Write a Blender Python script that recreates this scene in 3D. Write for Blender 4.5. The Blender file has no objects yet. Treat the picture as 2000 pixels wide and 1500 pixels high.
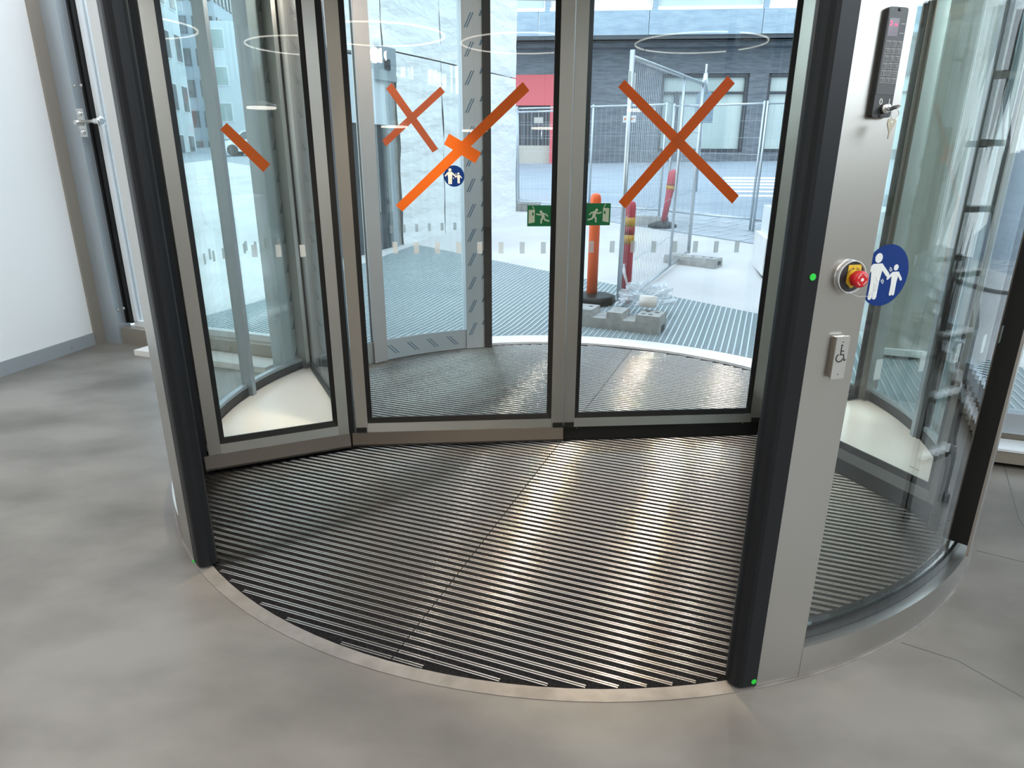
import bpy, math, random
from mathutils import Vector, Matrix, noise
random.seed(7)
S = bpy.context.scene
COL = S.collection
PI = math.pi
R_ = math.radians

# ------------------------------------------------------------------ camera, world, lights, exposure
CAM_H, FPX, PITCH, ROLL = 1.5, 1290.0, math.atan(1290.0 / 3798.0), 0.0045
cam_d = bpy.data.cameras.new('camera'); cam = bpy.data.objects.new('camera', cam_d); COL.objects.link(cam)
cam_d.sensor_width = 36.0; cam_d.lens = FPX / 2000 * 36.0; cam_d.clip_start = 0.02; cam_d.clip_end = 500
cam.matrix_world = Matrix.Translation((0, 0, CAM_H)) @ Matrix.Rotation(PI / 2 - PITCH, 4, 'X') @ Matrix.Rotation(ROLL, 4, 'Z')
S.camera = cam
S.view_settings.view_transform = 'Standard'; S.view_settings.look = 'None'
S.view_settings.gamma = 1; S.view_settings.use_curve_mapping = False
S.view_settings.exposure = 0.0
S.cycles.transparent_max_bounces = 40
S.cycles.max_bounces = 10
S.cycles.sample_clamp_indirect = 6.0
S.cycles.caustics_reflective = False

W = bpy.data.worlds.new('overcast_sky'); S.world = W; W.use_nodes = True
nt = W.node_tree; bg = nt.nodes['Background']
tc = nt.nodes.new('ShaderNodeTexCoord'); sx = nt.nodes.new('ShaderNodeSeparateXYZ'); rp = nt.nodes.new('ShaderNodeValToRGB')
nt.links.new(tc.outputs['Generated'], sx.inputs[0]); nt.links.new(sx.outputs['Z'], rp.inputs[0]); nt.links.new(rp.outputs[0], bg.inputs[0])
rp.color_ramp.elements[0].position = 0.0; rp.color_ramp.elements[0].color = (0.80, 0.92, 1.0, 1)
rp.color_ramp.elements[1].position = 0.7; rp.color_ramp.elements[1].color = (0.68, 0.84, 1.0, 1)
bg.inputs[1].default_value = 3.9

def area(name, loc, rot, sx_, sy_, power, col, shape='RECTANGLE'):
    l = bpy.data.lights.new(name, 'AREA'); l.shape = shape; l.size = sx_; l.size_y = sy_; l.energy = power; l.color = col
    o = bpy.data.objects.new(name, l); COL.objects.link(o); o.location = loc; o.rotation_euler = rot
    return o
# added broad fill above and behind the camera for general light
area('hall_ceiling_fill', (0.5, -2.5, 4.9), (0, 0, 0), 8.0, 7.0, 270, (1.0, 0.90, 0.79))
area('hall_left_fill', (-1.9, 2.2, 4.85), (0, R_(28), 0), 3.0, 4.0, 260, (0.93, 0.96, 1.0))  # added fill, lifts the left wall and the floor beside it
# added fill on the right, tilted to brighten the left wall and floor
area('hall_side_fill', (6.2, -3.0, 4.8), (0, R_(48), 0), 4.5, 6.0, 880, (0.80, 0.91, 1.0))

# ------------------------------------------------------------------ geometry of the photograph's place
C = Vector((0.273, 3.533, 0))                      # axis of the revolving door
TD = Vector((math.cos(R_(-20.8)), math.sin(R_(-20.8)), 0))   # along the facade
ND = Vector((-TD.y, TD.x, 0))                      # outwards
SLOPE, SL0 = 0.06, 2.3
def gz(x, y):
    """height of the rising forecourt outside"""
    return SLOPE * max(0.0, (Vector((x, y, 0)) - C).dot(ND) - SL0)
def ray(px, py):
    u, v = (px - 1000) / FPX, -(py - 750) / FPX
    c, s = math.cos(ROLL), math.sin(ROLL); x, y = c * u - s * v, s * u + c * v
    return Vector((x, math.cos(PITCH) + y * math.sin(PITCH), -math.sin(PITCH) + y * math.cos(PITCH)))
EYE = Vector((0, 0, CAM_H))
def G(px, py, z=0.0):
    d = ray(px, py); return EYE + d * ((z - CAM_H) / d.z)
def GS(px, py):
    d = ray(px, py); lo, hi = 0.0, 300.0
    for _ in range(60):
        m = (lo + hi) / 2; p = EYE + d * m
        if p.z > gz(p.x, p.y): lo = m
        else: hi = m
    return EYE + d * lo
def VZ(px, py, xy):
    """height of the point seen at a pixel on the vertical through xy"""
    d = ray(px, py); k = math.hypot(xy[0], xy[1]) / math.hypot(d.x, d.y); return CAM_H + d.z * k
class Frame:
    """a flat face: origin, u along, v up, n out"""
    def __init__(s, o, u, n, v=None):
        s.o = Vector(o); s.u = Vector(u).normalized(); s.n = Vector(n).normalized(); s.v = Vector(v) if v else Vector((0, 0, 1))
    def uv(s, px, py):
        d = ray(px, py); t = (s.o - EYE).dot(s.n) / d.dot(s.n); p = EYE + d * t - s.o
        return p.dot(s.u), p.dot(s.v)
    def pt(s, a, b, d=0.0): return s.o + s.u * a + s.v * b + s.n * d
    def off(s, d): return Frame(s.o + s.n * d, s.u, s.n, s.v)

# ------------------------------------------------------------------ materials
def mat(name, col, rough=0.5, metal=0.0, spec=0.5, **kw):
    m = bpy.data.materials.new(name); m.use_nodes = True; n = m.node_tree.nodes; l = m.node_tree.links
    b = n['Principled BSDF']; b.inputs['Base Color'].default_value = (*col, 1); b.inputs['Roughness'].default_value = rough
    b.inputs['Metallic'].default_value = metal; b.inputs['Specular IOR Level'].default_value = spec
    tcn = n.new('ShaderNodeTexCoord')
    if 'var' in kw:       # mottled colour: (scale, second colour, detail, stretch)
        sc, c2, det, st = kw['var']
        mp = n.new('ShaderNodeMapping'); mp.inputs['Scale'].default_value = st; l.new(tcn.outputs['Object'], mp.inputs[0])
        no = n.new('ShaderNodeTexNoise'); no.inputs['Scale'].default_value = sc; no.inputs['Detail'].default_value = det; l.new(mp.outputs[0], no.inputs[0])
        cr = n.new('ShaderNodeValToRGB'); cr.color_ramp.elements[0].position = kw.get('lo', 0.35); cr.color_ramp.elements[1].position = kw.get('hi', 0.65)
        cr.color_ramp.elements[0].color = (*col, 1); cr.color_ramp.elements[1].color = (*c2, 1)
        l.new(no.outputs[0], cr.inputs[0]); l.new(cr.outputs[0], b.inputs['Base Color'])
    if 'bump' in kw:      # (scale, strength, stretch)
        sc, stg, st = kw['bump']
        mp = n.new('ShaderNodeMapping'); mp.inputs['Scale'].default_value = st; l.new(tcn.outputs['Object'], mp.inputs[0])
        no = n.new('ShaderNodeTexNoise'); no.inputs['Scale'].default_value = sc; no.inputs['Detail'].default_value = 4; l.new(mp.outputs[0], no.inputs[0])
        bu = n.new('ShaderNodeBump'); bu.inputs['Strength'].default_value = stg; bu.inputs['Distance'].default_value = kw.get('bd', 0.01)
        l.new(no.outputs[0], bu.inputs['Height']); l.new(bu.outputs[0], b.inputs['Normal'])
    if 'emit' in kw:
        b.inputs['Emission Color'].default_value = (*kw['emit'][0], 1); b.inputs['Emission Strength'].default_value = kw['emit'][1]
    return m
def glassmat(name, tint, refl=1.0, ior=1.5, milky=0.0):
    m = bpy.data.materials.new(name); m.use_nodes = True; n = m.node_tree.nodes; l = m.node_tree.links
    n.remove(n['Principled BSDF']); out = n['Material Output']
    tr = n.new('ShaderNodeBsdfTransparent'); tr.inputs[0].default_value = (*tint, 1)
    gl = n.new('ShaderNodeBsdfGlossy'); gl.inputs['Roughness'].default_value = 0.0; gl.inputs[0].default_value = (refl, refl, refl, 1)
    lw = n.new('ShaderNodeLayerWeight'); lw.inputs['Blend'].default_value = 0.5
    pw = n.new('ShaderNodeMath'); pw.operation = 'POWER'; pw.inputs[1].default_value = 5.0; l.new(lw.outputs['Facing'], pw.inputs[0])
    fr = n.new('ShaderNodeMath'); fr.operation = 'MULTIPLY_ADD'; r0 = ((ior - 1) / (ior + 1)) ** 2
    fr.inputs[1].default_value = 1 - r0; fr.inputs[2].default_value = r0; l.new(pw.outputs[0], fr.inputs[0])
    mx = n.new('ShaderNodeMixShader'); l.new(fr.outputs[0], mx.inputs[0]); l.new(tr.outputs[0], mx.inputs[1]); l.new(gl.outputs[0], mx.inputs[2])
    src = mx
    if milky:
        df = n.new('ShaderNodeBsdfDiffuse'); df.inputs[0].default_value = (0.9, 0.93, 0.95, 1)
        m2 = n.new('ShaderNodeMixShader'); m2.inputs[0].default_value = milky; l.new(mx.outputs[0], m2.inputs[1]); l.new(df.outputs[0], m2.inputs[2]); src = m2
    l.new(src.outputs[0], out.inputs[0])
    return m
MT = {}
MT['steel'] = mat('brushed_steel', (0.50, 0.48, 0.445), 0.34, 1.0, bump=(60, 0.05, (1, 1, 0.02)), bd=0.002)
MT['steelw'] = mat('bright_steel', (0.70, 0.69, 0.66), 0.30, 1.0)
MT['skirt'] = mat('bronze_grey_skirt', (0.085, 0.074, 0.066), 0.5, 0.4)
MT['rubber'] = mat('black_rubber', (0.010, 0.011, 0.013), 0.42, 0, 0.25)
MT['gasket'] = mat('black_gasket', (0.010, 0.010, 0.010), 0.4, 0, 0.3)
MT['brush'] = mat('black_brush', (0.008, 0.008, 0.008), 0.9)
MT['glass'] = glassmat('clear_glass', (0.975, 0.99, 0.985))
MT['curved'] = glassmat('curved_glass', (0.93, 0.962, 0.955), 1.0, 1.55)
MT['chrome'] = mat('chrome', (0.8, 0.8, 0.8), 0.12, 1.0)
MT['dgrey'] = mat('dark_grey_plastic', (0.028, 0.03, 0.032), 0.4)
MT['mgrey'] = mat('membrane_grey', (0.055, 0.058, 0.06), 0.45)
MT['keyline'] = mat('pale_key_outline', (0.42, 0.43, 0.43), 0.5)
MT['lens'] = mat('display_lens', (0.15, 0.12, 0.15), 0.2)
MT['led'] = mat('red_led', (0.5, 0.0, 0.02), 0.4, emit=((1.0, 0.03, 0.10), 4.0))
MT['print'] = mat('white_print', (0.72, 0.74, 0.72), 0.5)
MT['black'] = mat('black_print', (0.012, 0.014, 0.016), 0.5)
MT['red'] = mat('red_plastic', (0.55, 0.012, 0.015), 0.3)
MT['yellow'] = mat('yellow_label', (0.75, 0.5, 0.03), 0.5)
MT['blue'] = mat('blue_vinyl', (0.002, 0.028, 0.17), 0.5, 0, 0.2)
MT['green'] = mat('green_vinyl', (0.0, 0.16, 0.045), 0.4)
MT['lumi'] = mat('pale_luminous_print', (0.62, 0.64, 0.46), 0.5)
MT['dot'] = mat('bright_green_sticker', (0.02, 0.62, 0.05), 0.5)
def tapemat():
    m = mat('orange_tape', (0.84, 0.20, 0.015), 0.38)
    n = m.node_tree.nodes; l = m.node_tree.links; b = n['Principled BSDF']
    t = n.new('ShaderNodeBsdfTranslucent'); t.inputs[0].default_value = (1.0, 0.24, 0.03, 1)
    mx = n.new('ShaderNodeMixShader'); mx.inputs[0].default_value = 0.42
    l.new(b.outputs[0], mx.inputs[1]); l.new(t.outputs[0], mx.inputs[2]); l.new(mx.outputs[0], n['Material Output'].inputs[0])
    return m
MT['tape'] = tapemat()
MT['mark'] = glassmat('frosted_marker', (0.85, 0.88, 0.88), 0.6, 1.3, 0.36)
MT['film'] = mat('pale_blue_film', (0.60, 0.67, 0.73), 0.42, 0.1)
MT['filmprint'] = mat('blue_film_print', (0.12, 0.24, 0.36), 0.6)
MT['floor'] = mat('polished_concrete', (0.142, 0.129, 0.114), 0.42, 0, 0.35, var=(1.3, (0.25, 0.23, 0.206), 8, (1, 1.6, 1)), lo=0.36, hi=0.62, bump=(25, 0.04, (1, 1, 1)))
MT['joint'] = mat('floor_joint', (0.12, 0.12, 0.12), 0.8)
MT['rim'] = mat('worn_steel_rim', (0.22, 0.20, 0.185), 0.5, 0.4, var=(9, (0.33, 0.30, 0.28), 5, (1, 1, 1)))
MT['stone'] = mat('pale_stone_sill', (0.74, 0.74, 0.72), 0.55, var=(4, (0.82, 0.82, 0.80), 4, (1, 1, 1)))
MT['wall'] = mat('white_paint', (0.88, 0.89, 0.89), 0.6)
MT['base'] = mat('grey_baseboard', (0.36, 0.39, 0.41), 0.45, 0.2)
MT['alu'] = mat('anodised_aluminium', (0.45, 0.50, 0.54), 0.42, 0.6)
MT['beige'] = mat('beige_steel', (0.30, 0.27, 0.23), 0.45, 0.3)
MT['ceil'] = mat('white_ceiling', (0.75, 0.74, 0.72), 0.8)
MT['carpet'] = mat('black_carpet', (0.006, 0.006, 0.007), 0.95, 0, 0.1, var=(330, (0.034, 0.032, 0.033), 2, (1, 1, 1)), lo=0.45, hi=0.72, bump=(300, 0.6, (1, 1, 1)))
MT['strip'] = mat('aluminium_strip', (0.44, 0.425, 0.41), 0.15, 1.0)
MT['laminate'] = mat('glossy_white_laminate', (0.83, 0.80, 0.77), 0.12, 0, 0.5)
MT['grate'] = mat('outdoor_grey_insert', (0.16, 0.20, 0.21), 0.85, var=(160, (0.27, 0.32, 0.33), 3, (1, 1, 1)))
MT['bar'] = mat('galvanised_bar', (0.62, 0.68, 0.70), 0.4, 0.7)
MT['plaza'] = mat('pale_concrete_paving', (0.50, 0.485, 0.475), 0.8, var=(0.8, (0.60, 0.585, 0.575), 6, (1, 1, 1)), bump=(30, 0.1, (1, 1, 1)))
MT['road'] = mat('grey_asphalt', (0.24, 0.285, 0.33), 0.85, var=(1.4, (0.31, 0.355, 0.40), 6, (0.4, 3, 1)))
MT['pave'] = mat('grey_paving_stone', (0.34, 0.37, 0.40), 0.8, var=(3, (0.42, 0.45, 0.48), 4, (1, 1, 1)))
MT['paint'] = mat('white_road_paint', (0.75, 0.78, 0.8), 0.7)
MT['tarp'] = mat('white_sheeting', (0.92, 0.93, 0.93), 0.5, bump=(0.9, 0.4, (1.2, 1.2, 3.2)), bd=0.25)
MT['seam'] = mat('grey_seam', (0.30, 0.32, 0.35), 0.7)
MT['brick'] = mat('blue_grey_brick', (0.085, 0.102, 0.12), 0.8, var=(2.2, (0.14, 0.16, 0.185), 9, (1, 1, 7)), bump=(3, 0.5, (1, 1, 8)), bd=0.05)
MT['band'] = mat('pale_blue_slate_band', (0.20, 0.27, 0.33), 0.7, var=(1.4, (0.27, 0.35, 0.41), 8, (1, 1, 3)), bump=(2, 0.6, (1, 1, 4)), bd=0.05)
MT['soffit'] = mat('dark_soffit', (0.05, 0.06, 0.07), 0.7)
MT['wframe'] = mat('dark_window_frame', (0.03, 0.035, 0.045), 0.5)
MT['pane'] = mat('pale_green_window_pane', (0.30, 0.38, 0.38), 0.08, 0, 0.6, var=(0.35, (0.42, 0.50, 0.48), 4, (1, 1, 1)))
MT['paler'] = mat('pale_pink_blind', (0.62, 0.58, 0.56), 0.4)
MT['whitef'] = mat('white_frame', (0.75, 0.78, 0.8), 0.5)
MT['redw'] = mat('red_render', (0.52, 0.10, 0.115), 0.7)
MT['galv'] = mat('galvanised_tube', (0.52, 0.57, 0.61), 0.38, 0.75)
MT['block'] = mat('raw_concrete', (0.30, 0.30, 0.29), 0.9, var=(9, (0.42, 0.42, 0.40), 8, (1, 1, 1)), bump=(30, 0.4, (1, 1, 1)))
MT['orange'] = mat('orange_plastic', (1.0, 0.15, 0.03), 0.45)
MT['redp'] = mat('red_post_plastic', (0.50, 0.035, 0.06), 0.45)
MT['amber'] = mat('amber_reflective', (0.55, 0.30, 0.03), 0.4)
MT['dred'] = mat('dark_red_reflective', (0.30, 0.03, 0.03), 0.4)
MT['bag'] = glassmat('clear_plastic_sheet', (0.93, 0.95, 0.97), 1.0, 1.55, 0.34)
MT['roll'] = mat('cream_roll', (0.72, 0.67, 0.62), 0.6)
MT['ladder'] = mat('dark_ladder', (0.07, 0.07, 0.075), 0.5)
MT['rung'] = mat('ladder_aluminium', (0.5, 0.48, 0.46), 0.35, 0.9)
MT['tower'] = mat('grey_blue_facade', (0.30, 0.36, 0.42), 0.7)
MT['lowb'] = mat('pale_building', (0.62, 0.68, 0.72), 0.7)
MT['lampw'] = mat('lit_lamp', (1, 1, 1), 0.5, emit=((1.0, 0.93, 0.82), 9.0))
MT['lampr'] = mat('lit_ring', (1, 1, 1), 0.5, emit=((1.0, 0.93, 0.82), 5.0))
MT['spot'] = mat('lit_downlight', (1, 1, 1), 0.5, emit=((1.0, 0.80, 0.55), 8.0))
MT['carp'] = mat('car_paint', (0.55, 0.58, 0.62), 0.25, 0.3)
MT['tyre'] = mat('tyre', (0.02, 0.02, 0.02), 0.8)
MT['dwin'] = mat('dark_glass', (0.05, 0.065, 0.08), 0.08, 0, 0.6)
MT['wing'] = mat('beige_grey_render', (0.15, 0.148, 0.132), 0.8, var=(0.7, (0.19, 0.186, 0.168), 5, (1, 1, 0.3)))
MT['paneb'] = mat('pale_blue_window_pane', (0.50, 0.60, 0.66), 0.06, 0, 0.7)
MT['satin'] = mat('satin_aluminium', (0.60, 0.585, 0.59), 0.5, 0.25)
MT['brass'] = mat('aged_brass', (0.36, 0.32, 0.24), 0.38, 1.0)
MT['carton'] = mat('warm_wall', (0.42, 0.39, 0.34), 0.8)

# ------------------------------------------------------------------ mesh builder
class M:
    def __init__(s): s.v = []; s.f = []; s.sm = []
    def add(s, vs, fs, smooth=False):
        b = len(s.v); s.v += [Vector(q) for q in vs]
        s.f += [[b + i for i in f] for f in fs]; s.sm += [smooth] * len(fs); return s
    def box(s, c, size, ang=0.0):
        cx, cy, cz = c; a, b, h = size[0] / 2, size[1] / 2, size[2] / 2; co, si = math.cos(ang), math.sin(ang)
        vs = [(cx + x * co - y * si, cy + x * si + y * co, cz + z) for z in (-h, h) for x, y in ((-a, -b), (a, -b), (a, b), (-a, b))]
        return s.add(vs, [(3, 2, 1, 0), (4, 5, 6, 7), (0, 1, 5, 4), (1, 2, 6, 5), (2, 3, 7, 6), (3, 0, 4, 7)])
    def prism(s, poly, z0, z1):
        n = len(poly); A = sum(poly[i][0] * poly[(i + 1) % n][1] - poly[(i + 1) % n][0] * poly[i][1] for i in range(n))
        if A < 0: poly = poly[::-1]
        zf = (lambda z, p: z(p[0], p[1]) if callable(z) else z)
        vs = [(p[0], p[1], zf(z0, p)) for p in poly] + [(p[0], p[1], zf(z1, p)) for p in poly]
        return s.add(vs, [list(range(n))[::-1], list(range(n, 2 * n))] + [(i, (i + 1) % n, n + (i + 1) % n, n + i) for i in range(n)])
    def bar(s, p, q, th, z0, z1, side=0.0):
        """upright board from p to q; side shifts it to the right hand of p>q"""
        d = Vector((q[0] - p[0], q[1] - p[1], 0)).normalized(); r = Vector((d.y, -d.x, 0))
        a = Vector((p[0], p[1], 0)) + r * (side - th / 2); b = Vector((q[0], q[1], 0)) + r * (side - th / 2)
        c = b + r * th; e = a + r * th
        return s.prism([(a.x, a.y), (b.x, b.y), (c.x, c.y), (e.x, e.y)], z0, z1)
    def slab(s, fr, pts, d0, d1):
        n = len(pts); A = sum(pts[i][0] * pts[(i + 1) % n][1] - pts[(i + 1) % n][0] * pts[i][1] for i in range(n))
        right = fr.u.cross(fr.v).dot(fr.n) > 0
        if (A < 0) == right: pts = pts[::-1]
        vs = [fr.pt(a, b, d0) for a, b in pts] + [fr.pt(a, b, d1) for a, b in pts]
        return s.add(vs, [list(range(n))[::-1], list(range(n, 2 * n))] + [(i, (i + 1) % n, n + (i + 1) % n, n + i) for i in range(n)])
    def rect(s, fr, a0, b0, a1, b1, d0, d1): return s.slab(fr, [(a0, b0), (a1, b0), (a1, b1), (a0, b1)], d0, d1)
    def arc(s, r0, r1, a0, a1, z0, z1, n=24, c=None, z1b=None):
        c = c or C; vs = []; fs = []
        for i in range(n + 1):
            a = R_(a0 + (a1 - a0) * i / n); co, si = math.cos(a), math.sin(a)
            for r, z in ((r0, z0), (r1, z0), (r1, z1), (r0, z1 if z1b is None else z1b)): vs.append((c.x + r * co, c.y + r * si, c.z + z))
        for i in range(n):
            b = 4 * i
            for j in range(4): fs.append((b + j, b + (j + 1) % 4, b + 4 + (j + 1) % 4, b + 4 + j)[::-1])
        if abs(a1 - a0) < 359.9: fs += [(0, 1, 2, 3), (4 * n + 3, 4 * n + 2, 4 * n + 1, 4 * n)]
        return s.add(vs, fs, n >= 12 and False)
    def tube(s, path, r, n=8, caps=True):
        path = [Vector(p) for p in path]; vs = []; fs = []
        rr = r if isinstance(r, (list, tuple)) else [r] * len(path)
        prev = None
        for i, p in enumerate(path):
            d = (path[min(i + 1, len(path) - 1)] - path[max(i - 1, 0)]).normalized()
            if prev is None: a = d.orthogonal().normalized()
            else: a = (prev - d * prev.dot(d)).normalized()
            prev = a; b = d.cross(a)
            for k in range(n):
                t = 2 * PI * k / n; vs.append(p + (a * math.cos(t) + b * math.sin(t)) * rr[i])
        for i in range(len(path) - 1):
            for k in range(n): fs.append((i * n + k, i * n + (k + 1) % n, (i + 1) * n + (k + 1) % n, (i + 1) * n + k))
        b0 = len(s.v); s.add(vs, fs, True)
        if caps:
            m = (len(path) - 1) * n
            s.f += [[b0 + k for k in range(n)][::-1], [b0 + m + k for k in range(n)]]; s.sm += [False, False]
        return s
    def lathe(s, o, axis, prof, n=24):
        """prof: (distance along axis, radius)"""
        o = Vector(o); ax = Vector(axis).normalized(); a = ax.orthogonal().normalized(); b = ax.cross(a); vs = []; fs = []
        for h, r in prof:
            for k in range(n): t = 2 * PI * k / n; vs.append(o + ax * h + (a * math.cos(t) + b * math.sin(t)) * r)
        for i in range(len(prof) - 1):
            for k in range(n): fs.append((i * n + k, i * n + (k + 1) % n, (i + 1) * n + (k + 1) % n, (i + 1) * n + k))
        b0 = len(s.v); s.add(vs, fs, True); m = (len(prof) - 1) * n
        s.f += [[b0 + k for k in range(n)][::-1], [b0 + m + k for k in range(n)]]; s.sm += [False, False]
        return s
    def build(s, name, m, parent=None, label=None):
        lo = [min(q[i] for q in s.v) for i in range(3)]; hi = [max(q[i] for q in s.v) for i in range(3)]
        o = Vector(((lo[0] + hi[0]) / 2, (lo[1] + hi[1]) / 2, lo[2]))
        me = bpy.data.meshes.new(name); me.from_pydata([tuple(q - o) for q in s.v], [], s.f); me.materials.append(MT[m] if isinstance(m, str) else m)
        me.polygons.foreach_set('use_smooth', s.sm); me.update()
        ob = bpy.data.objects.new(name, me); COL.objects.link(ob)
        put(ob, o, parent)
        if label: ob['label'] = label
        return ob
WORLD = {}
def put(ob, o, parent=None):
    WORLD[ob] = Vector(o)
    if parent is not None: ob.parent = parent; ob.location = Vector(o) - WORLD[parent]
    else: ob.location = o
def tag(o, label, cat, group=None, kind=None):
    o['label'] = label; o['category'] = cat
    if group: o['group'] = group
    if kind: o['kind'] = kind
    return o
def thing(name, label, cat, loc, group=None):
    o = bpy.data.objects.new(name, None); o.empty_display_size = 0.1; COL.objects.link(o); put(o, Vector(loc)); return tag(o, label, cat, group)
def part_empty(name, loc, parent):
    o = bpy.data.objects.new(name, None); o.empty_display_size = 0.05; COL.objects.link(o); put(o, Vector(loc), parent); return o
def struct(o): o['kind'] = 'structure'; return o
# flat outlines
def circ(cx, cy, r, n=24, ry=None): return [(cx + r * math.cos(2 * PI * k / n), cy + (ry or r) * math.sin(2 * PI * k / n)) for k in range(n)]
def caps(p, q, r, n=6, r2=None):
    r2 = r if r2 is None else r2
    a = math.atan2(q[1] - p[1], q[0] - p[0])
    return [(p[0] + r * math.cos(a + PI / 2 + PI * k / n), p[1] + r * math.sin(a + PI / 2 + PI * k / n)) for k in range(n + 1)] + \
           [(q[0] + r2 * math.cos(a - PI / 2 + PI * k / n), q[1] + r2 * math.sin(a - PI / 2 + PI * k / n)) for k in range(n + 1)]
def textm(txt, size, fr, a, b, d, mname, name, parent, thick=0.0006, rot=0.0):
    cu = bpy.data.curves.new('letters', 'FONT'); cu.body = txt; cu.size = size; cu.align_x = 'CENTER'; cu.align_y = 'CENTER'; cu.extrude = thick / 2; cu.resolution_u = 3
    tmp = bpy.data.objects.new('letters', cu); COL.objects.link(tmp); bpy.context.view_layer.update()
    me0 = tmp.evaluated_get(bpy.context.evaluated_depsgraph_get()).to_mesh()
    co, si = math.cos(rot), math.sin(rot)
    mm = M(); mm.add([fr.pt(a + q.co.x * co - q.co.y * si, b + q.co.x * si + q.co.y * co, d + q.co.z) for q in me0.vertices], [list(p.vertices) for p in me0.polygons])
    tmp.to_mesh_clear(); bpy.data.objects.remove(tmp)
    return mm.build(name, mname, parent)

# ------------------------------------------------------------------ the setting: floor, walls, facade, hall
RM = 1.957                                             # radius of the mat pit
LW0, LW1 = Vector((-3.50, 5.62, 0)), Vector((-6.06, -9, 0))      # foot of the left wall
FO = 0.60                                              # facade: distance of its inner face from the axis
def FP(w, d=0.0): p = C + TD * w + ND * (FO + d); return (p.x, p.y)
def fw(px, py, d=0.0):
    """where along the facade a pixel's ray meets its plane"""
    r = ray(px, py); t = (C + ND * (FO + d) - EYE).dot(ND) / r.dot(ND); p = EYE + r * t; return (p - C).dot(TD), p.z
wl = (LW0 - C).dot(TD)
def holed(name, outer, r, m, zf, thick=0.12, grid=None):
    """flat slab with a round hole"""
    import bmesh
    bm = bmesh.new(); ov = [bm.verts.new((p[0], p[1], 0)) for p in outer]
    hv = [bm.verts.new((C.x + r * math.cos(2 * PI * k / 96), C.y + r * math.sin(2 * PI * k / 96), 0)) for k in range(96)] if r else []
    ed = [bm.edges.new((ov[i], ov[(i + 1) % len(ov)])) for i in range(len(ov))]
    if r: ed += [bm.edges.new((hv[i], hv[(i + 1) % 96])) for i in range(96)]
    bmesh.ops.triangle_fill(bm, use_beauty=True, use_dissolve=False, edges=ed)
    bmesh.ops.recalc_face_normals(bm, faces=bm.faces)
    if bm.faces and sum(f.normal.z for f in bm.faces) < 0: bmesh.ops.reverse_faces(bm, faces=bm.faces)
    for v in bm.verts: v.co.z = zf(v.co.x, v.co.y)
    ex = bmesh.ops.extrude_face_region(bm, geom=list(bm.faces)); 
    for g in ex['geom']:
        if isinstance(g, bmesh.types.BMVert): g.co.z -= thick
    bmesh.ops.recalc_face_normals(bm, faces=bm.faces)
    me = bpy.data.meshes.new(name); bm.to_mesh(me); bm.free(); me.materials.append(MT[m])
    o = bpy.data.objects.new(name, me); COL.objects.link(o); WORLD[o] = Vector((0, 0, 0)); return o
fin = [FP(wl - 0.1), FP(9.6)]
def arcpts(r, inside, n=72):
    w = math.sqrt(r * r - FO * FO); aL = math.atan2(*((ND * FO - TD * w).yx)); aR = math.atan2(*((ND * FO + TD * w).yx))
    if inside: a0, a1 = aL, aR + 2 * PI if aR + 2 * PI > aL else aR
    else: a0, a1 = aL, aR
    if inside:
        while a1 < a0: a1 += 2 * PI
    return [(C.x + r * math.cos(a0 + (a1 - a0) * k / n), C.y + r * math.sin(a0 + (a1 - a0) * k / n)) for k in range(n + 1)]
hs = struct(holed('floor', [fin[0]] + arcpts(2.005, True) + [fin[1], (9.6, -9), (LW1.x, -9)], 0, 'floor', lambda x, y: 0.0))
for pts in (((1902, 700), (1990, 1012), (2120, 1230)), ((1905, 1075), (2000, 1098), (2160, 1130)), ((1760, 1255), (1870, 1290), (2100, 1420))):
    q = [G(*p) for p in pts]; jm = M()
    for a, b in zip(q, q[1:]): jm.bar(a, b, 0.004, -0.01, 0.0006)
    jm.build('floor_joint', 'joint', hs)
m = M(); m.bar(LW1, LW0, 0.2, 0, 5.0, -0.1); wlft = struct(m.build('wall_left', 'wall'))
m = M(); m.bar(LW1, LW0, 0.012, 0, 0.105, 0.006); bb = struct(m.build('baseboard_left', 'base'))
q = G(140, 679, 0.05); m = M(); m.lathe((q.x, q.y, 0.055), (1, -0.17, 0), [(0, 0.008), (0.004, 0.008)], 10); m.build('screw_cap', 'steel', bb)
m = M(); m.box((1.8, -9.1, 2.5), (16, 0.2, 5)); struct(m.build('wall_back', 'carton'))
m = M(); m.prism([(-6.5, -9.2), (9.8, -9.2), FP(9.8, -0.1), FP(wl - 0.2, -0.1)], 5.0, 5.2); struct(m.build('ceiling', 'ceil'))
# right-hand wall: tall glazing with a grid of bars
wr = bpy.data.objects.new('window_3', None); COL.objects.link(wr); put(wr, Vector((9.6, -4, 0))); struct(wr)
ZW = 3.4
for k in range(9): M().box((9.6, -8.8 + k * 1.2, (5 + ZW) / 2), (0.12, 0.07, 5 - ZW)).build('mullion', 'wframe', wr)
for z in (ZW + 0.05, 3.8, 4.9): M().box((9.6, -4, z), (0.12, 10, 0.09)).build('transom', 'wframe', wr)
M().box((9.6, -4, (5 + ZW) / 2), (0.02, 10, 5 - ZW)).build('pane', 'glass', wr)
m = M(); m.bar((9.6, -9), FP(9.6), 0.1, 0, ZW); m.bar((9.6, 1.1), FP(9.6), 0.1, ZW, 5); struct(m.build('wall_right', 'carton'))
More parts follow.
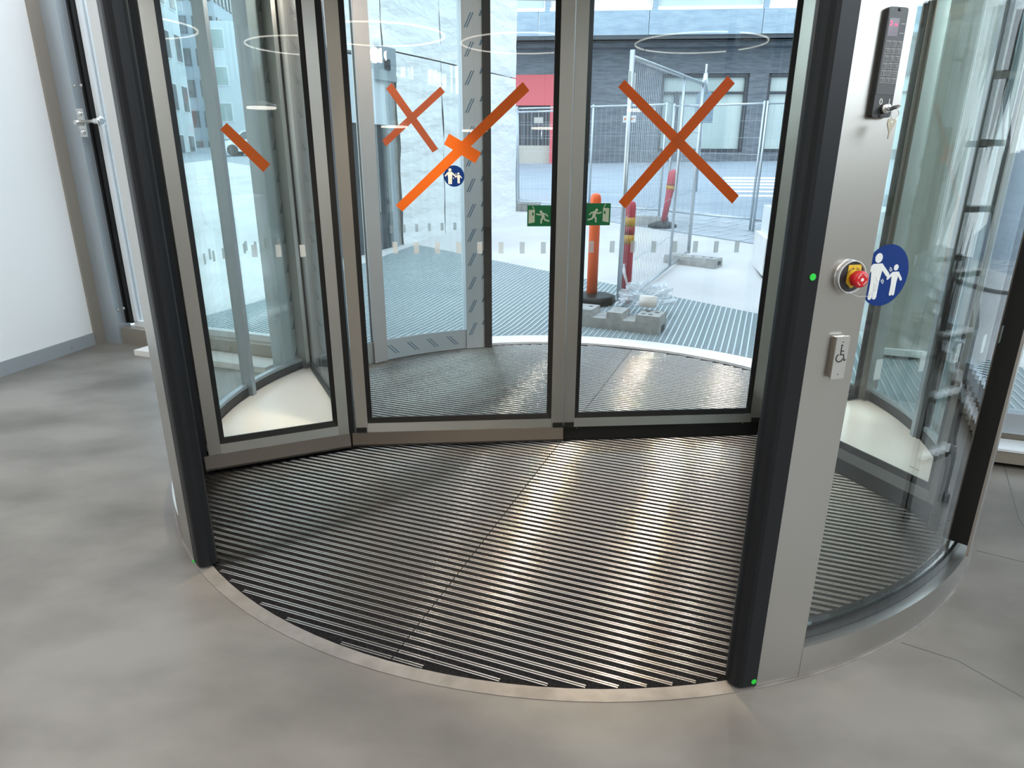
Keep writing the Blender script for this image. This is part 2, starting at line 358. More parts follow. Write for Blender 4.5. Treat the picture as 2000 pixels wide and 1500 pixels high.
# left bay of the facade
def bay(name, w0, w1, left):
    b = bpy.data.objects.new(name, None); COL.objects.link(b); put(b, Vector((*FP((w0 + w1) / 2), 0))); struct(b); return b
zb = 0.17
b1 = bay('window_1', wl, -1.9, True)
w_strip0, w_strip1, w_mull1, w_gask1, w_white1 = fw(205, 655)[0], fw(229, 655)[0], fw(257, 655)[0], fw(268, 650)[0], fw(274, 645)[0]
M().bar(FP(w_strip0 - 0.05, -0.10), FP(w_strip1, -0.10), 0.14, 0, 5, 0.03).build('corner_trim', 'beige', b1, 'beige metal corner trim beside the white wall')
M().bar(FP(w_strip1, -0.05), FP(w_mull1, -0.05), 0.12, 0, 5, 0).build('mullion', 'alu', b1)
for k in range(3):
    ww = w_mull1 + (w_gask1 - w_mull1) * k / 3
    M().bar(FP(ww, 0.0), FP(ww + (w_gask1 - w_mull1) / 3.6, 0.0), 0.06, zb, 5, -0.01 * (k % 2)).build('gasket', 'gasket', b1)
M().bar(FP(w_gask1, 0.02), FP(w_white1, 0.02), 0.06, zb, 5, 0).build('sash', 'whitef', b1)
M().bar(FP(w_mull1, 0.0), FP(-1.9, 0.0), 0.14, 0.0, zb - 0.03, 0.02).build('sill', 'beige', b1)
M().bar(FP(w_gask1, 0.02), FP(-1.9, 0.02), 0.06, zb - 0.03, zb + 0.02, 0).build('sash_rail', 'whitef', b1)
M().bar(FP(w_white1, 0.02), FP(-1.9, 0.02), 0.02, zb, 5, 0).build('glass_pane', 'glass', b1)
for px, py in ((147, 168), (160, 167), (232, 605), (243, 602)):
    w, z = fw(px, py, -0.11); p = FP(w, -0.115); M().lathe((*p, z), tuple(-ND), [(0, 0.012), (0.006, 0.012), (0.009, 0.006)], 10).build('screw_cap', 'steel', b1)
q0, q1 = G(270, 690, 0.0), G(272, 680, 0.0)
p0 = Vector((-3.03, 5.09, 0)); lg = M(); lg.prism([(p0.x, p0.y), tuple((p0 + TD * 1.3)[:2]), tuple((p0 + TD * 1.3 + ND * 0.22)[:2]), tuple((p0 + ND * 0.22)[:2])], 0.0, 0.045)
tag(lg.build('threshold_plate', 'laminate'), 'low white plate on the floor behind the left door post', 'plate')
# right bay
b2 = bay('window_2', 2.0, 9.6, False)
M().bar(FP(1.98, 0.0), FP(9.5, 0.0), 0.10, 0.14, 0.25, 0.0).build('sash_rail', 'alu', b2)
M().bar(FP(1.98, 0.0), FP(9.5, 0.0), 0.06, 0.0, 0.14, 0.0).build('sill_face', 'beige', b2)
M().bar(FP(2.05, -0.13), FP(9.5, -0.13), 0.15, 0.03, 0.095, 0.0).build('ledge', 'beige', b2)
M().bar(FP(2.05, -0.13), FP(9.5, -0.13), 0.16, 0.0955, 0.108, 0.0).build('ledge_top', 'whitef', b2)
M().bar(FP(1.98, 0.0), FP(2.06, 0.0), 0.10, 0.25, 5, 0.0).build('mullion', 'alu', b2)
for w in (4.2, 6.4, 8.6): M().bar(FP(w, 0.0), FP(w + 0.07, 0.0), 0.10, 0.25, 5, 0.0).build('mullion', 'alu', b2)
M().bar(FP(2.06, 0.0), FP(9.5, 0.0), 0.02, 0.25, 5, 0.0).build('glass_pane', 'glass', b2)
# wall bracket arm on the left mullion
w0_, z0_ = fw(160, 240, -0.12); w1_, z1_ = fw(207, 237, -0.12)
br = thing('pull_handle', 'steel bracket handle bolted to the left window mullion by the white wall', 'handle', (*FP(w0_, -0.12), z0_))
fb = Frame((*FP(0, -0.115), 0), TD, -ND)
M().rect(fb, w0_ - 0.03, z0_ - 0.10, w0_ + 0.035, z0_ + 0.10, 0, 0.012).build('back_plate', 'steelw', br)
for dz in (-0.065, 0.065): M().lathe(fb.pt(w0_ + 0.005, z0_ + dz, 0.012), tuple(fb.n), [(0, 0.02), (0.012, 0.02), (0.016, 0.012)], 14).build('bolt', 'chrome', br)
M().lathe(fb.pt(w0_ + 0.005, z0_, 0.012), tuple(fb.n), [(0, 0.022), (0.05, 0.022), (0.055, 0.015)], 16).build('boss', 'steelw', br)
M().tube([fb.pt(w0_ + 0.005, z0_, 0.045), fb.pt(w1_ - 0.08, z1_, 0.05), fb.pt(w1_ - 0.06, z1_, 0.05), fb.pt(w1_, z1_, 0.05)], [0.011, 0.012, 0.021, 0.021], 12).build('arm', 'steelw', br)
M().lathe(fb.pt(w1_ - 0.015, z1_, 0.05), tuple(fb.u), [(0, 0.03), (0.012, 0.035), (0.025, 0.033), (0.032, 0.02)], 16).build('knob', 'chrome', br)

# ------------------------------------------------------------------ the ring round the mat and the mat
m = M(); m.arc(RM, 2.006, 0, 360, -0.05, 0.003, 128); struct(m.build('trim_1', 'rim'))
m = M(); m.arc(2.006, 2.235, 0, 138, -0.06, 0.006, 60); struct(m.build('trim_2', 'stone'))
mat_t = thing('entrance_mat', 'round black entrance mat with close aluminium strips inside the revolving door', 'mat', C)
m = M(); m.add([(C.x + (RM - .002) * math.cos(2 * PI * k / 128), C.y + (RM - .002) * math.sin(2 * PI * k / 128), z) for z in (-0.03, -0.004) for k in range(128)],
               [list(range(128))[::-1], list(range(128, 256))] + [(k, (k + 1) % 128, 128 + (k + 1) % 128, 128 + k) for k in range(128)])
m.build('carpet_base', 'carpet', mat_t)
seam_u = sum((G(*p) - C).dot(TD) for p in ((762, 1293), (930, 1072), (1085, 870), (1142, 800), (1220, 705))) / 5
PITCHM = 0.0347
prof = []
for off in (-0.0046, 0.0046):
    for k in range(5):
        a = PI - PI * k / 4; prof.append((off + 0.0026 * math.cos(a), -0.0045 + 0.0062 * math.sin(a)))
prof = [(-0.0073, -0.008)] + prof[:5] + [(0.0, -0.0065)] + prof[5:] + [(0.0073, -0.008)]
nst = int(RM / PITCHM)
for k in range(-nst, nst + 1):
    v = k * PITCHM + 0.006
    h2 = (RM - 0.006) ** 2 - (abs(v) + 0.008) ** 2
    if h2 <= 0.004: continue
    L = math.sqrt(h2)
    for u0, u1 in ((-L, min(seam_u - 0.002, L)), (max(seam_u + 0.002, -L), L)):
        if u1 - u0 < 0.02: continue
        n = len(prof); vs = []
        for u in (u0, u1):
            for a, z in prof: vs.append(C + TD * u + ND * (v + a) + Vector((0, 0, z)))
        M().add(vs, [(j + 1, j, n + j, n + j + 1) for j in range(n - 1)], True).add(vs, [list(range(n)), list(range(n, 2 * n))[::-1]]).build('strip', 'strip', mat_t)

# ------------------------------------------------------------------ fixed curved walls of the drum
ZT = 2.62
def markers(parent, r, angs, z):
    for a in angs: M().arc(r - 0.001, r, a - 0.36, a + 0.36, z - 0.029, z + 0.029, 2).build('glass_marker', 'mark', parent)
def drum(tagname, label, a_post, sgn, mulls, a_far, post_far, cover, film):
    t = thing('drum_wall', label, 'curved wall', C + Vector((math.cos(R_(a_post)), math.sin(R_(a_post)), 0)) * 1.97)
    a_r0, a_r1 = a_post, a_post + sgn * 2.15
    a_c1 = a_r1 + sgn * cover
    # rubber nose of the inner post
    pts = []
    for k in range(9):
        f = k / 8 * PI; pts.append((1.966 + 0.037 * math.cos(f), a_r0 + sgn * (0.85 - 0.85 * math.sin(f))))
    pts = [(2.003, a_r1)] + pts + [(1.929, a_r1)]
    M().prism([(C.x + r * math.cos(R_(a)), C.y + r * math.sin(R_(a))) for r, a in pts], 0.012, ZT).build('rubber_edge', 'rubber', t)
    P0, P1 = [C + Vector((math.cos(R_(a)), math.sin(R_(a)), 0)) * 1.998 for a in (a_r1, a_c1)]
    (M().bar(P0, P1, 0.075, 0.004, ZT, -0.0375 * sgn)).build('post_cover', 'steel', t)
    edges = [a_c1] + mulls + [a_far]
    for i in range(len(edges) - 1):
        A0, A1 = edges[i], edges[i + 1]
        n = max(6, int(abs(A1 - A0)))
        lo, hi = min(A0, A1), max(A0, A1)
        M().arc(1.949, 1.961, lo, hi, 0.1552, ZT, n).build('glass_pane', 'curved', t)
    lo, hi = min(a_c1, a_far), max(a_c1, a_far)
    M().arc(1.967, 1.999, lo, hi, 0.004, 0.112, 60).build('base_rail', 'steel' if not film else 'steel', t)
    M().arc(1.930, 1.9665, lo, hi, 0.004, 0.155, 60).build('base_gasket', 'gasket', t)
    for am in mulls:
        M().arc(1.915, 1.997, am - 0.75, am + 0.75, 0.1555, ZT, 2).build('mullion_gasket', 'gasket', t)
        M().arc(1.997, 2.006, am - 0.7, am + 0.7, 0.113, ZT, 3).build('mullion_cap', 'steel', t)
        if film: M().arc(1.900, 1.915, am - 1.75, am + 1.75, 0.004, ZT, 3).build('mullion_inner_cap', 'satin', t)
    # far post
    a0, a1 = a_far, post_far
    d = 1 if a1 > a0 else -1
    M().arc(1.90, 2.02, min(a0, a1 - d * 1.9), max(a0, a1 - d * 1.9), 0.004, ZT, 4).build('far_post_cover', 'film' if film else 'steel', t)
    M().arc(1.89, 2.03, min(a1 - d * 1.9, a1), max(a1 - d * 1.9, a1), 0.004, ZT, 3).build('far_rubber_edge', 'rubber', t)
    return t
dl = drum('l', 'curved glass drum wall on the left with film-covered far post', -136.8, -1, [-227.3], -250.0, -256.5, 6.3, True)
dr = drum('r', 'curved glass drum wall on the right with broad steel control post', -78.8, 1, [-44.2], 29.0, 35.5, 4.35, False)
M().arc(1.915, 1.926, 134.5, 146.0, 0.004, 0.165, 12).build('inner_rail', 'steelw', dl)
M().arc(1.925, 2.03, 152.6, 158.6, 0.004, ZT, 6).build('junction_post', 'film', dl, 'junction post under pale protective film')
M().arc(1.93, 2.03, 146.0, 152.6, 0.004, ZT, 6).build('junction_post', 'satin', dl)
# film-covered bottom rail of the left wall by the far post
fr_ = M(); fr_.arc(1.915, 1.926, 110.0, 131.0, 0.004, 0.165, 24); fr_.build('film_rail', 'film', dl, 'bottom rail under pale protective film')
def filmprint(cx_a, z, r, da, dz, parent):
    mm = M()
    for k in (0, 1):
        a0, z0 = cx_a + k * da * 0.35, z + k * dz * 0.0
        mm.add([C + Vector((math.cos(R_(a)) * rr, math.sin(R_(a)) * rr, zz)) for rr in (r - 0.0008, r) for a, zz in ((a0, z0), (a0 + 0.28, z0), (a0 + 0.28 + da, z0 + dz), (a0 + da, z0 + dz))],
               [(3, 2, 1, 0), (4, 5, 6, 7), (0, 1, 5, 4), (1, 2, 6, 5), (2, 3, 7, 6), (3, 0, 4, 7)])
    mm.build('film_lettering', 'filmprint', parent)
for k in range(14): filmprint(109.2, 0.12 + k * 0.19, 1.899, -1.5, 0.10, dl)
for k in range(14): filmprint(105.8, 0.20 + k * 0.19, 1.899, -0.5, 0.04, dl)
for k in range(14): filmprint(155.5, 0.22 + k * 0.19, 1.924, -1.3, 0.10, dl)
for k in range(5): filmprint(130.5 - k * 5.2, 0.12, 1.914, -2.2, -0.075, dl)
zmk = 1.03
markers(dr, 1.948, [-68 + 5.4 * k for k in range(20) if abs(-68 + 5.4 * k + 44.2) > 2], 0.96)
markers(dl, 1.948, [112 + 3.1 * k for k in range(7)] + [138 + 5.4 * k for k in range(14)], 1.0)

# ------------------------------------------------------------------ the turning part: two leaves, side panels, display bases
door = thing('revolving_door', 'revolving door with two central glass leaves and display cases at both ends', 'revolving door', C)
P_A, P_J, P_K = Vector((-1.531, 2.995, 0)), Vector((-0.883, 3.293, 0)), Vector((1.442, 3.495, 0))
L0 = Vector((-0.867, 3.307, 0)); LU = (P_K - L0).normalized(); LN = Vector((LU.y, -LU.x, 0))
def panel(parent_name, O, U, w, st0, ga0, ga1, st1, end, skirt, name_parent, th=0.036, two=True):
    """framed glass leaf: stiles, rails, gaskets, pane; distances along the foot line"""
    N = Vector((U.y, -U.x, 0)); f = Frame(O, U, N)
    g = part_empty(parent_name, f.pt(w / 2, 0, -th / 2), name_parent)
    a0, b0, b1, a1 = st0
    zr0, zr1, zg = 0.093, 0.145, 0.175
    M().rect(f, a0, zr0, b0, ZT - 0.05, -th, 0).build('stile', 'steel', g)
    M().rect(f, b1, zr0, a1, ZT - 0.05, -th, 0).build('stile', 'steel', g)
    M().rect(f, b0, zr0, b1, zr1, -th, 0).build('bottom_rail', 'steelw', g)
    M().rect(f, b0, ZT - 0.12, b1, ZT - 0.05, -th, 0).build('top_rail', 'steel', g)
    gm = M()
    gw = ga0
    # bevelled glazing gasket
    def frame_gasket(d_out, d_in, sgn):
        ou = [(b0, zr1), (b1, zr1), (b1, ZT - 0.12), (b0, ZT - 0.12)]; inn = [(b0 + gw, zg), (b1 - gw, zg), (b1 - gw, ZT - 0.15), (b0 + gw, ZT - 0.15)]
        for i in range(4):
            j = (i + 1) % 4
            vs = [f.pt(*ou[i], d_out), f.pt(*ou[j], d_out), f.pt(*inn[j], d_in), f.pt(*inn[i], d_in), f.pt(*ou[i], -th / 2), f.pt(*ou[j], -th / 2), f.pt(*inn[j], -th / 2), f.pt(*inn[i], -th / 2)]
            gm.add(vs, [(0, 1, 2, 3), (7, 6, 5, 4), (0, 4, 5, 1), (1, 5, 6, 2), (2, 6, 7, 3), (3, 7, 4, 0)])
    frame_gasket(-0.003, -0.009, 1); gw = ga0 * 0.6; zg = 0.163; frame_gasket(-th + 0.004, -th + 0.010, -1)
    gm.build('gasket', 'gasket', g)
    M().rect(f, b0 + gw * 0.5, zr1 + 0.01, b1 - gw * 0.5, ZT - 0.13, -th / 2 - 0.004, -th / 2 + 0.004).build('glass_pane', 'glass', g)
    # skirt
    if skirt == 'cover':
        sk = M(); vs = []
        for a in (a0 - 0.022, a1 + 0.002): vs += [f.pt(a, 0.092, 0.004), f.pt(a, 0.03, 0.02), f.pt(a, 0.018, 0.016), f.pt(a, 0.018, -0.01), f.pt(a, 0.092, -0.01)]
        sk.add(vs, [(0, 1, 6, 5), (1, 2, 7, 6), (2, 3, 8, 7), (3, 4, 9, 8), (4, 0, 5, 9), (4, 3, 2, 1, 0), (5, 6, 7, 8, 9)])
        sk.build('skirt', 'skirt', g, 'bronze-grey bottom skirt')
    else:
        M().rect(f, a0, 0.02, a1, 0.092, -0.032, -0.010).build('skirt', skirt, g)
    M().rect(f, a0, 0.004, a1, 0.03, -0.03, -0.018).build('brush_strip', 'brush', g)
    M().rect(f, a0, 0.004, a1, 0.092, -th, -0.033).build('inner_skirt', 'gasket', g)
    return f, g
fA, gA = panel('door_leaf', L0, LU, 1.16, (0.025, 0.087, 1.088, 1.153), 0.025, 0.024, None, None, 'cover', door)
fB, gB = panel('door_leaf', L0, LU, 3.5, (1.159, 1.218, 2.226, 2.286), 0.023, 0.024, None, None, 'gasket', door)
UA = (P_J - P_A).normalized(); wA = (P_J - P_A).length
fS, gS = panel('side_panel', P_A, UA, wA, (0.022, 0.080, 0.662, 0.718), 0.023, 0.022, None, None, 'cover', door)
for fr, g, aa in ((fA, gA, (0.053, 1.125)), (fB, gB, (1.187, 2.262))):
    for a in aa: M().rect(fr, a - 0.028, 0.096, a + 0.028, 0.122, 0.0, 0.006).build('floor_lock', 'gasket', g)
# exposed fixing screws on the black skirt
for a in (1.235, 2.19): M().lathe(fB.pt(a, 0.082, -0.012), tuple(LN), [(0, 0.004), (0.002, 0.003)], 8).build('screw', 'steelw', gB)
# right-hand side panels and rear ones
KR = Vector((1.45, 3.50, 0)); AR = Vector((1.835, 2.505, 0)); BR = Vector((2.13, 3.80, 0)); BL = Vector((-1.43, 4.41, 0))
UR = (KR - AR).normalized(); wR = (KR - AR).length
fR, gR = panel('side_panel', KR, -UR, wR, (0.01, 0.06, wR - 0.065, wR - 0.01), 0.02, 0, None, None, 'gasket', door)
UQ = (BR - KR).normalized(); wQ = (BR - KR).length
fQ, gQ = panel('side_panel', BR, -UQ, wQ, (0.01, 0.065, wQ - 0.06, wQ - 0.01), 0.02, 0, None, None, 'gasket', door)
UL = (BL - P_J).normalized(); wL = (BL - P_J).length
fL, gL = panel('side_panel', BL, -UL, wL, (0.01, 0.065, wL - 0.06, wL - 0.01), 0.02, 0, None, None, 'gasket', door)
# corner posts between leaves and panels
M().prism([tuple((P_J + Vector(d)).xy) for d in ((-0.012, 0.004, 0), (0.03, 0.018, 0), (0.02, 0.09, 0), (-0.05, 0.08, 0))], 0.004, ZT).build('corner_post', 'gasket', door)
M().prism([(1.412, 3.494), (1.475, 3.499), (1.505, 3.56), (1.42, 3.58)], 0.004, ZT).build('corner_post', 'gasket', door)
# rubber edges at the free ends
M().prism([(P_A.x + 0.012, P_A.y + 0.004), (P_A.x - 0.078, P_A.y - 0.03), (P_A.x - 0.10, P_A.y + 0.03), (P_A.x - 0.03, P_A.y + 0.07)], 0.004, ZT).build('edge_rubber', 'rubber', door)
for q in (AR, BR, BL):
    dd = (q - C).normalized(); tt = Vector((-dd.y, dd.x, 0))
    M().prism([tuple((q + dd * a + tt * b).xy) for a, b in ((-0.03, -0.03), (0.035, -0.03), (0.035, 0.03), (-0.03, 0.03))], 0.01, ZT).build('edge_rubber', 'rubber', door)
# display cases: white floors, curved frames and panes
RS = 1.895
def case(name, corner, a0, a1, amid):
    ar = [C + Vector((math.cos(R_(a0 + (a1 - a0) * k / 24)), math.sin(R_(a0 + (a1 - a0) * k / 24)), 0)) * (RS - 0.02) for k in range(25)]
    M().prism([tuple(p.xy) for p in ar] + [tuple(corner.xy)], 0.10, 0.14).build('display_floor', 'laminate', door, 'glossy white display floor')
    g = part_empty('case_front', ar[12], door)
    lo, hi = min(a0, a1), max(a0, a1)
    M().arc(RS - 0.012, RS + 0.02, lo, hi, 0.01, 0.21, 24).build('bottom_rail', 'alu', g)
    M().arc(RS - 0.016, RS - 0.012, lo, hi, 0.14, 0.19, 24).build('gasket', 'gasket', g)
    for s0, s1 in ((lo, amid), (amid, hi)): M().arc(RS, RS + 0.008, s0, s1, 0.2, ZT, 16).build('glass_pane', 'curved', g)
    M().arc(RS - 0.045, RS + 0.02, amid - 0.6, amid + 0.6, 0.14, ZT, 2).build('mullion', 'alu', g)
    M().arc(RS - 0.03, RS + 0.02, amid - 1.25, amid - 0.6, 0.14, ZT, 2).build('mullion_gasket', 'gasket', g)
    for a in (lo + 1.4, hi - 1.4):
        M().arc(RS - 0.05, RS + 0.02, a - 1.0, a + 1.0, 0.14, ZT, 2).build('stile', 'steel', g)
    for k in range(int((hi - lo) / 3.3)): 
        a = lo + 1.8 + 3.3 * k
        M().arc(RS - 0.0018, RS - 0.0005, a - 0.36, a + 0.36, 0.97, 1.027, 2).build('glass_marker', 'mark', g)
case('l', P_J + Vector((-0.03, 0.03, 0)), 195.2, 152.8, 172.4)
case('r', KR + Vector((0.03, 0.0, 0)), -33.5, 8.2, -10.6)
# square markers on the leaves and the left panel
def leafmarks(fr, g, y, p0, p1, step, th=0.036):
    f2 = fr.off(-th / 2 + 0.005); px = p0
    while px < p1:
        a, b = f2.uv(px, y); M().rect(f2, a - 0.0125, b - 0.029, a + 0.0125, b + 0.029, 0, 0.0009).build('glass_marker', 'mark', g); px += step
leafmarks(fA, gA, 484, 772, 1070, 41.3); leafmarks(fB, gB, 482, 1155, 1450, 40.6)
leafmarks(fS, gS, 490, 497, 610, 47)
for k in range(8): M().rect(fR.off(-0.02), 0.12 + 0.1 * k, 0.96, 0.145 + 0.1 * k, 1.018, 0, 0.0009).build('glass_marker', 'mark', gR)
# drum ceiling with downlights
can = thing('drum_canopy', 'round canopy over the revolving door with small downlights', 'canopy', C + Vector((0, 0, ZT)))
M().add([(C.x + 2.04 * math.cos(2 * PI * k / 96), C.y + 2.04 * math.sin(2 * PI * k / 96), z) for z in (ZT, ZT + 0.25) for k in range(96)],
        [list(range(96))[::-1], list(range(96, 192))] + [(k, (k + 1) % 96, 96 + (k + 1) % 96, 96 + k) for k in range(96)]).build('canopy_drum', 'steel', can)
for u, w, pw in ((-1.3, 0.35, 18), (0.74, 0.9, 26)):  # added point fills without fittings, brighten the posts inside the drum
    p = C + TD * u + ND * w; pl = bpy.data.lights.new('canopy_fill', 'POINT'); pl.energy = pw; pl.color = (1.0, 0.9, 0.8); pl.shadow_soft_size = 0.07
    po = bpy.data.objects.new('canopy_fill', pl); COL.objects.link(po); po.location = (p.x, p.y, ZT - 0.12)
for cu in (C + Vector((-1.42, 0.15, 0)), C + Vector((1.55, -0.35, 0))):
    sp = bpy.data.lights.new('case_light', 'SPOT'); sp.energy = 110; sp.color = (1.0, 0.9, 0.78); sp.spot_size = R_(34); sp.spot_blend = 0.8; sp.shadow_soft_size = 0.1
    so = bpy.data.objects.new('case_light', sp); COL.objects.link(so); so.location = (cu.x, cu.y, ZT - 0.03)
for u, w, pw in ((-0.56, -0.75, 250), (0.38, -0.85, 250), (-0.2, 1.0, 150), (0.74, 1.0, 130), (-1.3, 0.35, 25)):
    p = C + TD * u + ND * w
    M().lathe((p.x, p.y, ZT - 0.012), (0, 0, 1), [(0, 0.06), (0.012, 0.06)], 20).build('downlight_rim', 'steelw', can)
    M().lathe((p.x, p.y, ZT - 0.0135), (0, 0, 1), [(0, 0.048), (0.001, 0.048)], 20).build('downlight_lens', 'spot', can)
    sp = bpy.data.lights.new('downlight', 'SPOT'); sp.energy = pw; sp.color = (1.0, 0.78, 0.52); sp.spot_size = R_(54); sp.spot_blend = 0.5; sp.shadow_soft_size = 0.04
    so = bpy.data.objects.new('downlight', sp); COL.objects.link(so); so.location = (p.x, p.y, ZT - 0.03)

# ------------------------------------------------------------------ control post: keypad, emergency stop, push plate
PC0 = C + Vector((math.cos(R_(-78.8 + 2.15)), math.sin(R_(-78.8 + 2.15)), 0)) * 1.998
PC1 = C + Vector((math.cos(R_(-78.8 + 2.15 + 4.35)), math.sin(R_(-78.8 + 2.15 + 4.35)), 0)) * 1.998
KU = (PC1 - PC0).normalized(); FK = Frame(PC0, KU, Vector((KU.y, -KU.x, 0)))
tl, tr, bl, brr = FK.uv(1727, 15), FK.uv(1764, 16), FK.uv(1691, 229), FK.uv(1732, 231)
ka0, ka1 = (tl[0] + bl[0]) / 2 + 0.003, (tr[0] + brr[0]) / 2
kb1, kb0 = (tl[1] + tr[1]) / 2, (bl[1] + brr[1]) / 2
KW, KH = ka1 - ka0, kb1 - kb0
kp = thing('keypad_panel', 'tall black keypad with red display and key switch on the steel post', 'keypad', FK.pt((ka0 + ka1) / 2, kb0))
def kk(fx, fy): return ka0 + KW * fx, kb1 - KH * fy
def rr(fr, a0, b0, a1, b1, r, d0, d1, mm=None):
    pts = []
    for cx, cy, s0 in ((a1 - r, b1 - r, 0), (a0 + r, b1 - r, 1), (a0 + r, b0 + r, 2), (a1 - r, b0 + r, 3)):
        pts += [(cx + r * math.cos(PI / 2 * (s0 + k / 4)), cy + r * math.sin(PI / 2 * (s0 + k / 4))) for k in range(5)]
    return (mm or M()).slab(fr, pts, d0, d1)
rr(FK, ka0, kb0, ka1, kb1, 0.006, 0, 0.013).build('housing', 'dgrey', kp)
a, b = kk(0.03, 0.035); a1, b1_ = kk(0.97, 0.785)
M().rect(FK, a, b1_, a1, b, 0.013, 0.0136).build('membrane', 'mgrey', kp)
a, b = kk(0.08, 0.10); a1, b1_ = kk(0.60, 0.262)
lens = M().rect(FK, a, b1_, a1, b, 0.0136, 0.0142).build('display', 'lens', kp)
def seg(ch, cx, cy, w, h, d):
    mm = M(); S7 = {'a': ((0, 1), (1, 1)), 'b': ((1, 1), (1, .5)), 'c': ((1, .5), (1, 0)), 'd': ((0, 0), (1, 0)), 'e': ((0, 0), (0, .5)), 'f': ((0, .5), (0, 1)), 'g': ((0, .5), (1, .5))}
    for c in ch:
        p, q = S7[c]; mm.slab(FK, caps((cx + (p[0] - .5) * w, cy + (p[1] - .5) * h), (cx + (q[0] - .5) * w, cy + (q[1] - .5) * h), 0.0007, 3), d, d + 0.0005)
    mm.build('lit_digit', 'led', lens)
for ch, fx, fy in (('abcd', 0.18, 0.146), ('ecg', 0.45, 0.152)): a, b = kk(fx, fy); seg(ch, a, b, KW * 0.10, KH * 0.028, 0.0142)
for fy in (0.145, 0.228):
    a, b = kk(0.82, fy); M().rect(FK, a - KW * 0.10, b - 0.0006, a + KW * 0.10, b + 0.0006, 0.0136, 0.0139).build('caption', 'keyline', kp)
KEYS = ['1', '2', '3', '4', '5', '6', '7', '8', '9', 'up', '0', 'right', 'down', 'slash', 'left', 'E', 'S', 'C']
for i, ch in enumerate(KEYS):
    r_, c_ = divmod(i, 3); fx = 0.23 + c_ * 0.29; fy = 0.324 + r_ * 0.0665
    a, b = kk(fx, fy); w, h = KW * 0.118, KH * 0.0245
    kb_ = M().rect(FK, a - w, b - h, a + w, b + h, 0.0136, 0.0142).build('key', 'keyline', kp)
    M().rect(FK, a - w + .0011, b - h + .0011, a + w - .0011, b + h - .0011, 0.0138, 0.0147).build('key_face', 'mgrey', kb_)
    if len(ch) == 1: textm(ch, h * 1.5, FK, a, b, 0.0150, 'keyline', 'legend', kb_, 0.0004)
    else:
        D = {'up': ((0, -1), (0, 1)), 'down': ((0, 1), (0, -1)), 'left': ((1, 0), (-1, 0)), 'right': ((-1, 0), (1, 0)), 'slash': ((-.6, -.8), (.6, .8))}[ch]
        s_ = h * 0.55; p, q = [(a + x * s_, b + y * s_) for x, y in D]; mm = M(); mm.slab(FK, caps(p, q, 0.0005, 3), 0.0147, 0.0151)
        if ch != 'slash':
            dx, dy = D[1][0], D[1][1]
            mm.slab(FK, [(q[0] + dx * s_ * .3, q[1] + dy * s_ * .3), (q[0] - dx * s_ * .5 - dy * s_ * .6, q[1] - dy * s_ * .5 + dx * s_ * .6), (q[0] - dx * s_ * .5 + dy * s_ * .6, q[1] - dy * s_ * .5 - dx * s_ * .6)], 0.0147, 0.0151)
        mm.build('legend', 'keyline', kb_)
for ch, fx in (('0', 0.36), ('1', 0.80)): a, b = kk(fx, 0.855); textm(ch, KH * 0.085, FK, a, b, 0.0133, 'print', 'switch_number', kp)
a, b = kk(0.58, 0.917)
M().lathe(FK.pt(a, b, 0.013), tuple(FK.n), [(0, 0.0105), (0.009, 0.0105), (0.0095, 0.0098), (0.012, 0.0095), (0.0125, 0.004)], 20).build('switch_collar', 'chrome', kp)
for fx, fy in ((0.53, 0.022), (0.44, 0.982)): aa, bb_ = kk(fx, fy); M().lathe(FK.pt(aa, bb_, 0.013), tuple(FK.n), [(0, 0.004), (0.0015, 0.0036), (0.002, 0.001)], 12).build('screw', 'dgrey', kp)
# keys: one in the switch, one hanging from the ring
ky = thing('switch_key', 'small dark key turned in the keypad switch', 'key', FK.pt(a, b, 0.024))
V45 = (FK.u * 0.88 + Vector((0, 0, 0.47))).normalized()
FY = Frame(FK.pt(a, b, 0.0), FK.n, V45.cross(FK.n) * -1, V45)
M().slab(FY, [(0.014, -0.003), (0.03, -0.004), (0.033, -0.011), (0.046, -0.012), (0.052, -0.004), (0.052, 0.006), (0.044, 0.012), (0.033, 0.010), (0.030, 0.004), (0.014, 0.003)], -0.001, 0.001).build('bow', 'dgrey', ky)
M().slab(FY, [(0.0528, -0.004), (0.054, -0.004), (0.054, 0.007), (0.045, 0.013), (0.044, 0.012), (0.0528, 0.006)], -0.0011, 0.0011).build('edge', 'chrome', ky)
rc = FK.pt(a + 0.002, b - 0.014, 0.046)
M().tube([rc + (FK.u * math.cos(t) * 0.010 + Vector((0, 0, math.sin(t) * 0.012))) for t in [2 * PI * k / 20 for k in range(21)]], 0.0008, 6, False).build('split_ring', 'chrome', ky)
hk = thing('spare_key', 'brass-grey key hanging below the keypad switch', 'key', FK.pt(a + 0.008, b - 0.07, 0.046))
ax, az = FK.uv(1724, 228); ox, oz = a - 0.004, b - 0.024
FH = Frame(FK.pt(ox, oz, 0.046), FK.u, FK.n)
M().slab(FH, [(-0.009, 0.0), (-0.002, 0.002), (0.010, 0.0), (0.011, -0.006), (0.004, -0.020), (0.003, -0.024), (-0.005, -0.024), (-0.006, -0.020), (-0.011, -0.009)], -0.001, 0.001).build('bow', 'brass', hk)
M().slab(FH, [(-0.003, -0.024), (0.0015, -0.024), (0.0005, -0.034), (0.0015, -0.036), (-0.001, -0.041), (-0.004, -0.038), (-0.003, -0.034)], -0.0008, 0.0008).build('blade', 'brass', hk)
M().slab(FH, circ(0.0, -0.005, 0.0024, 10), 0.0009, 0.0013).build('hole', 'steelw', hk)
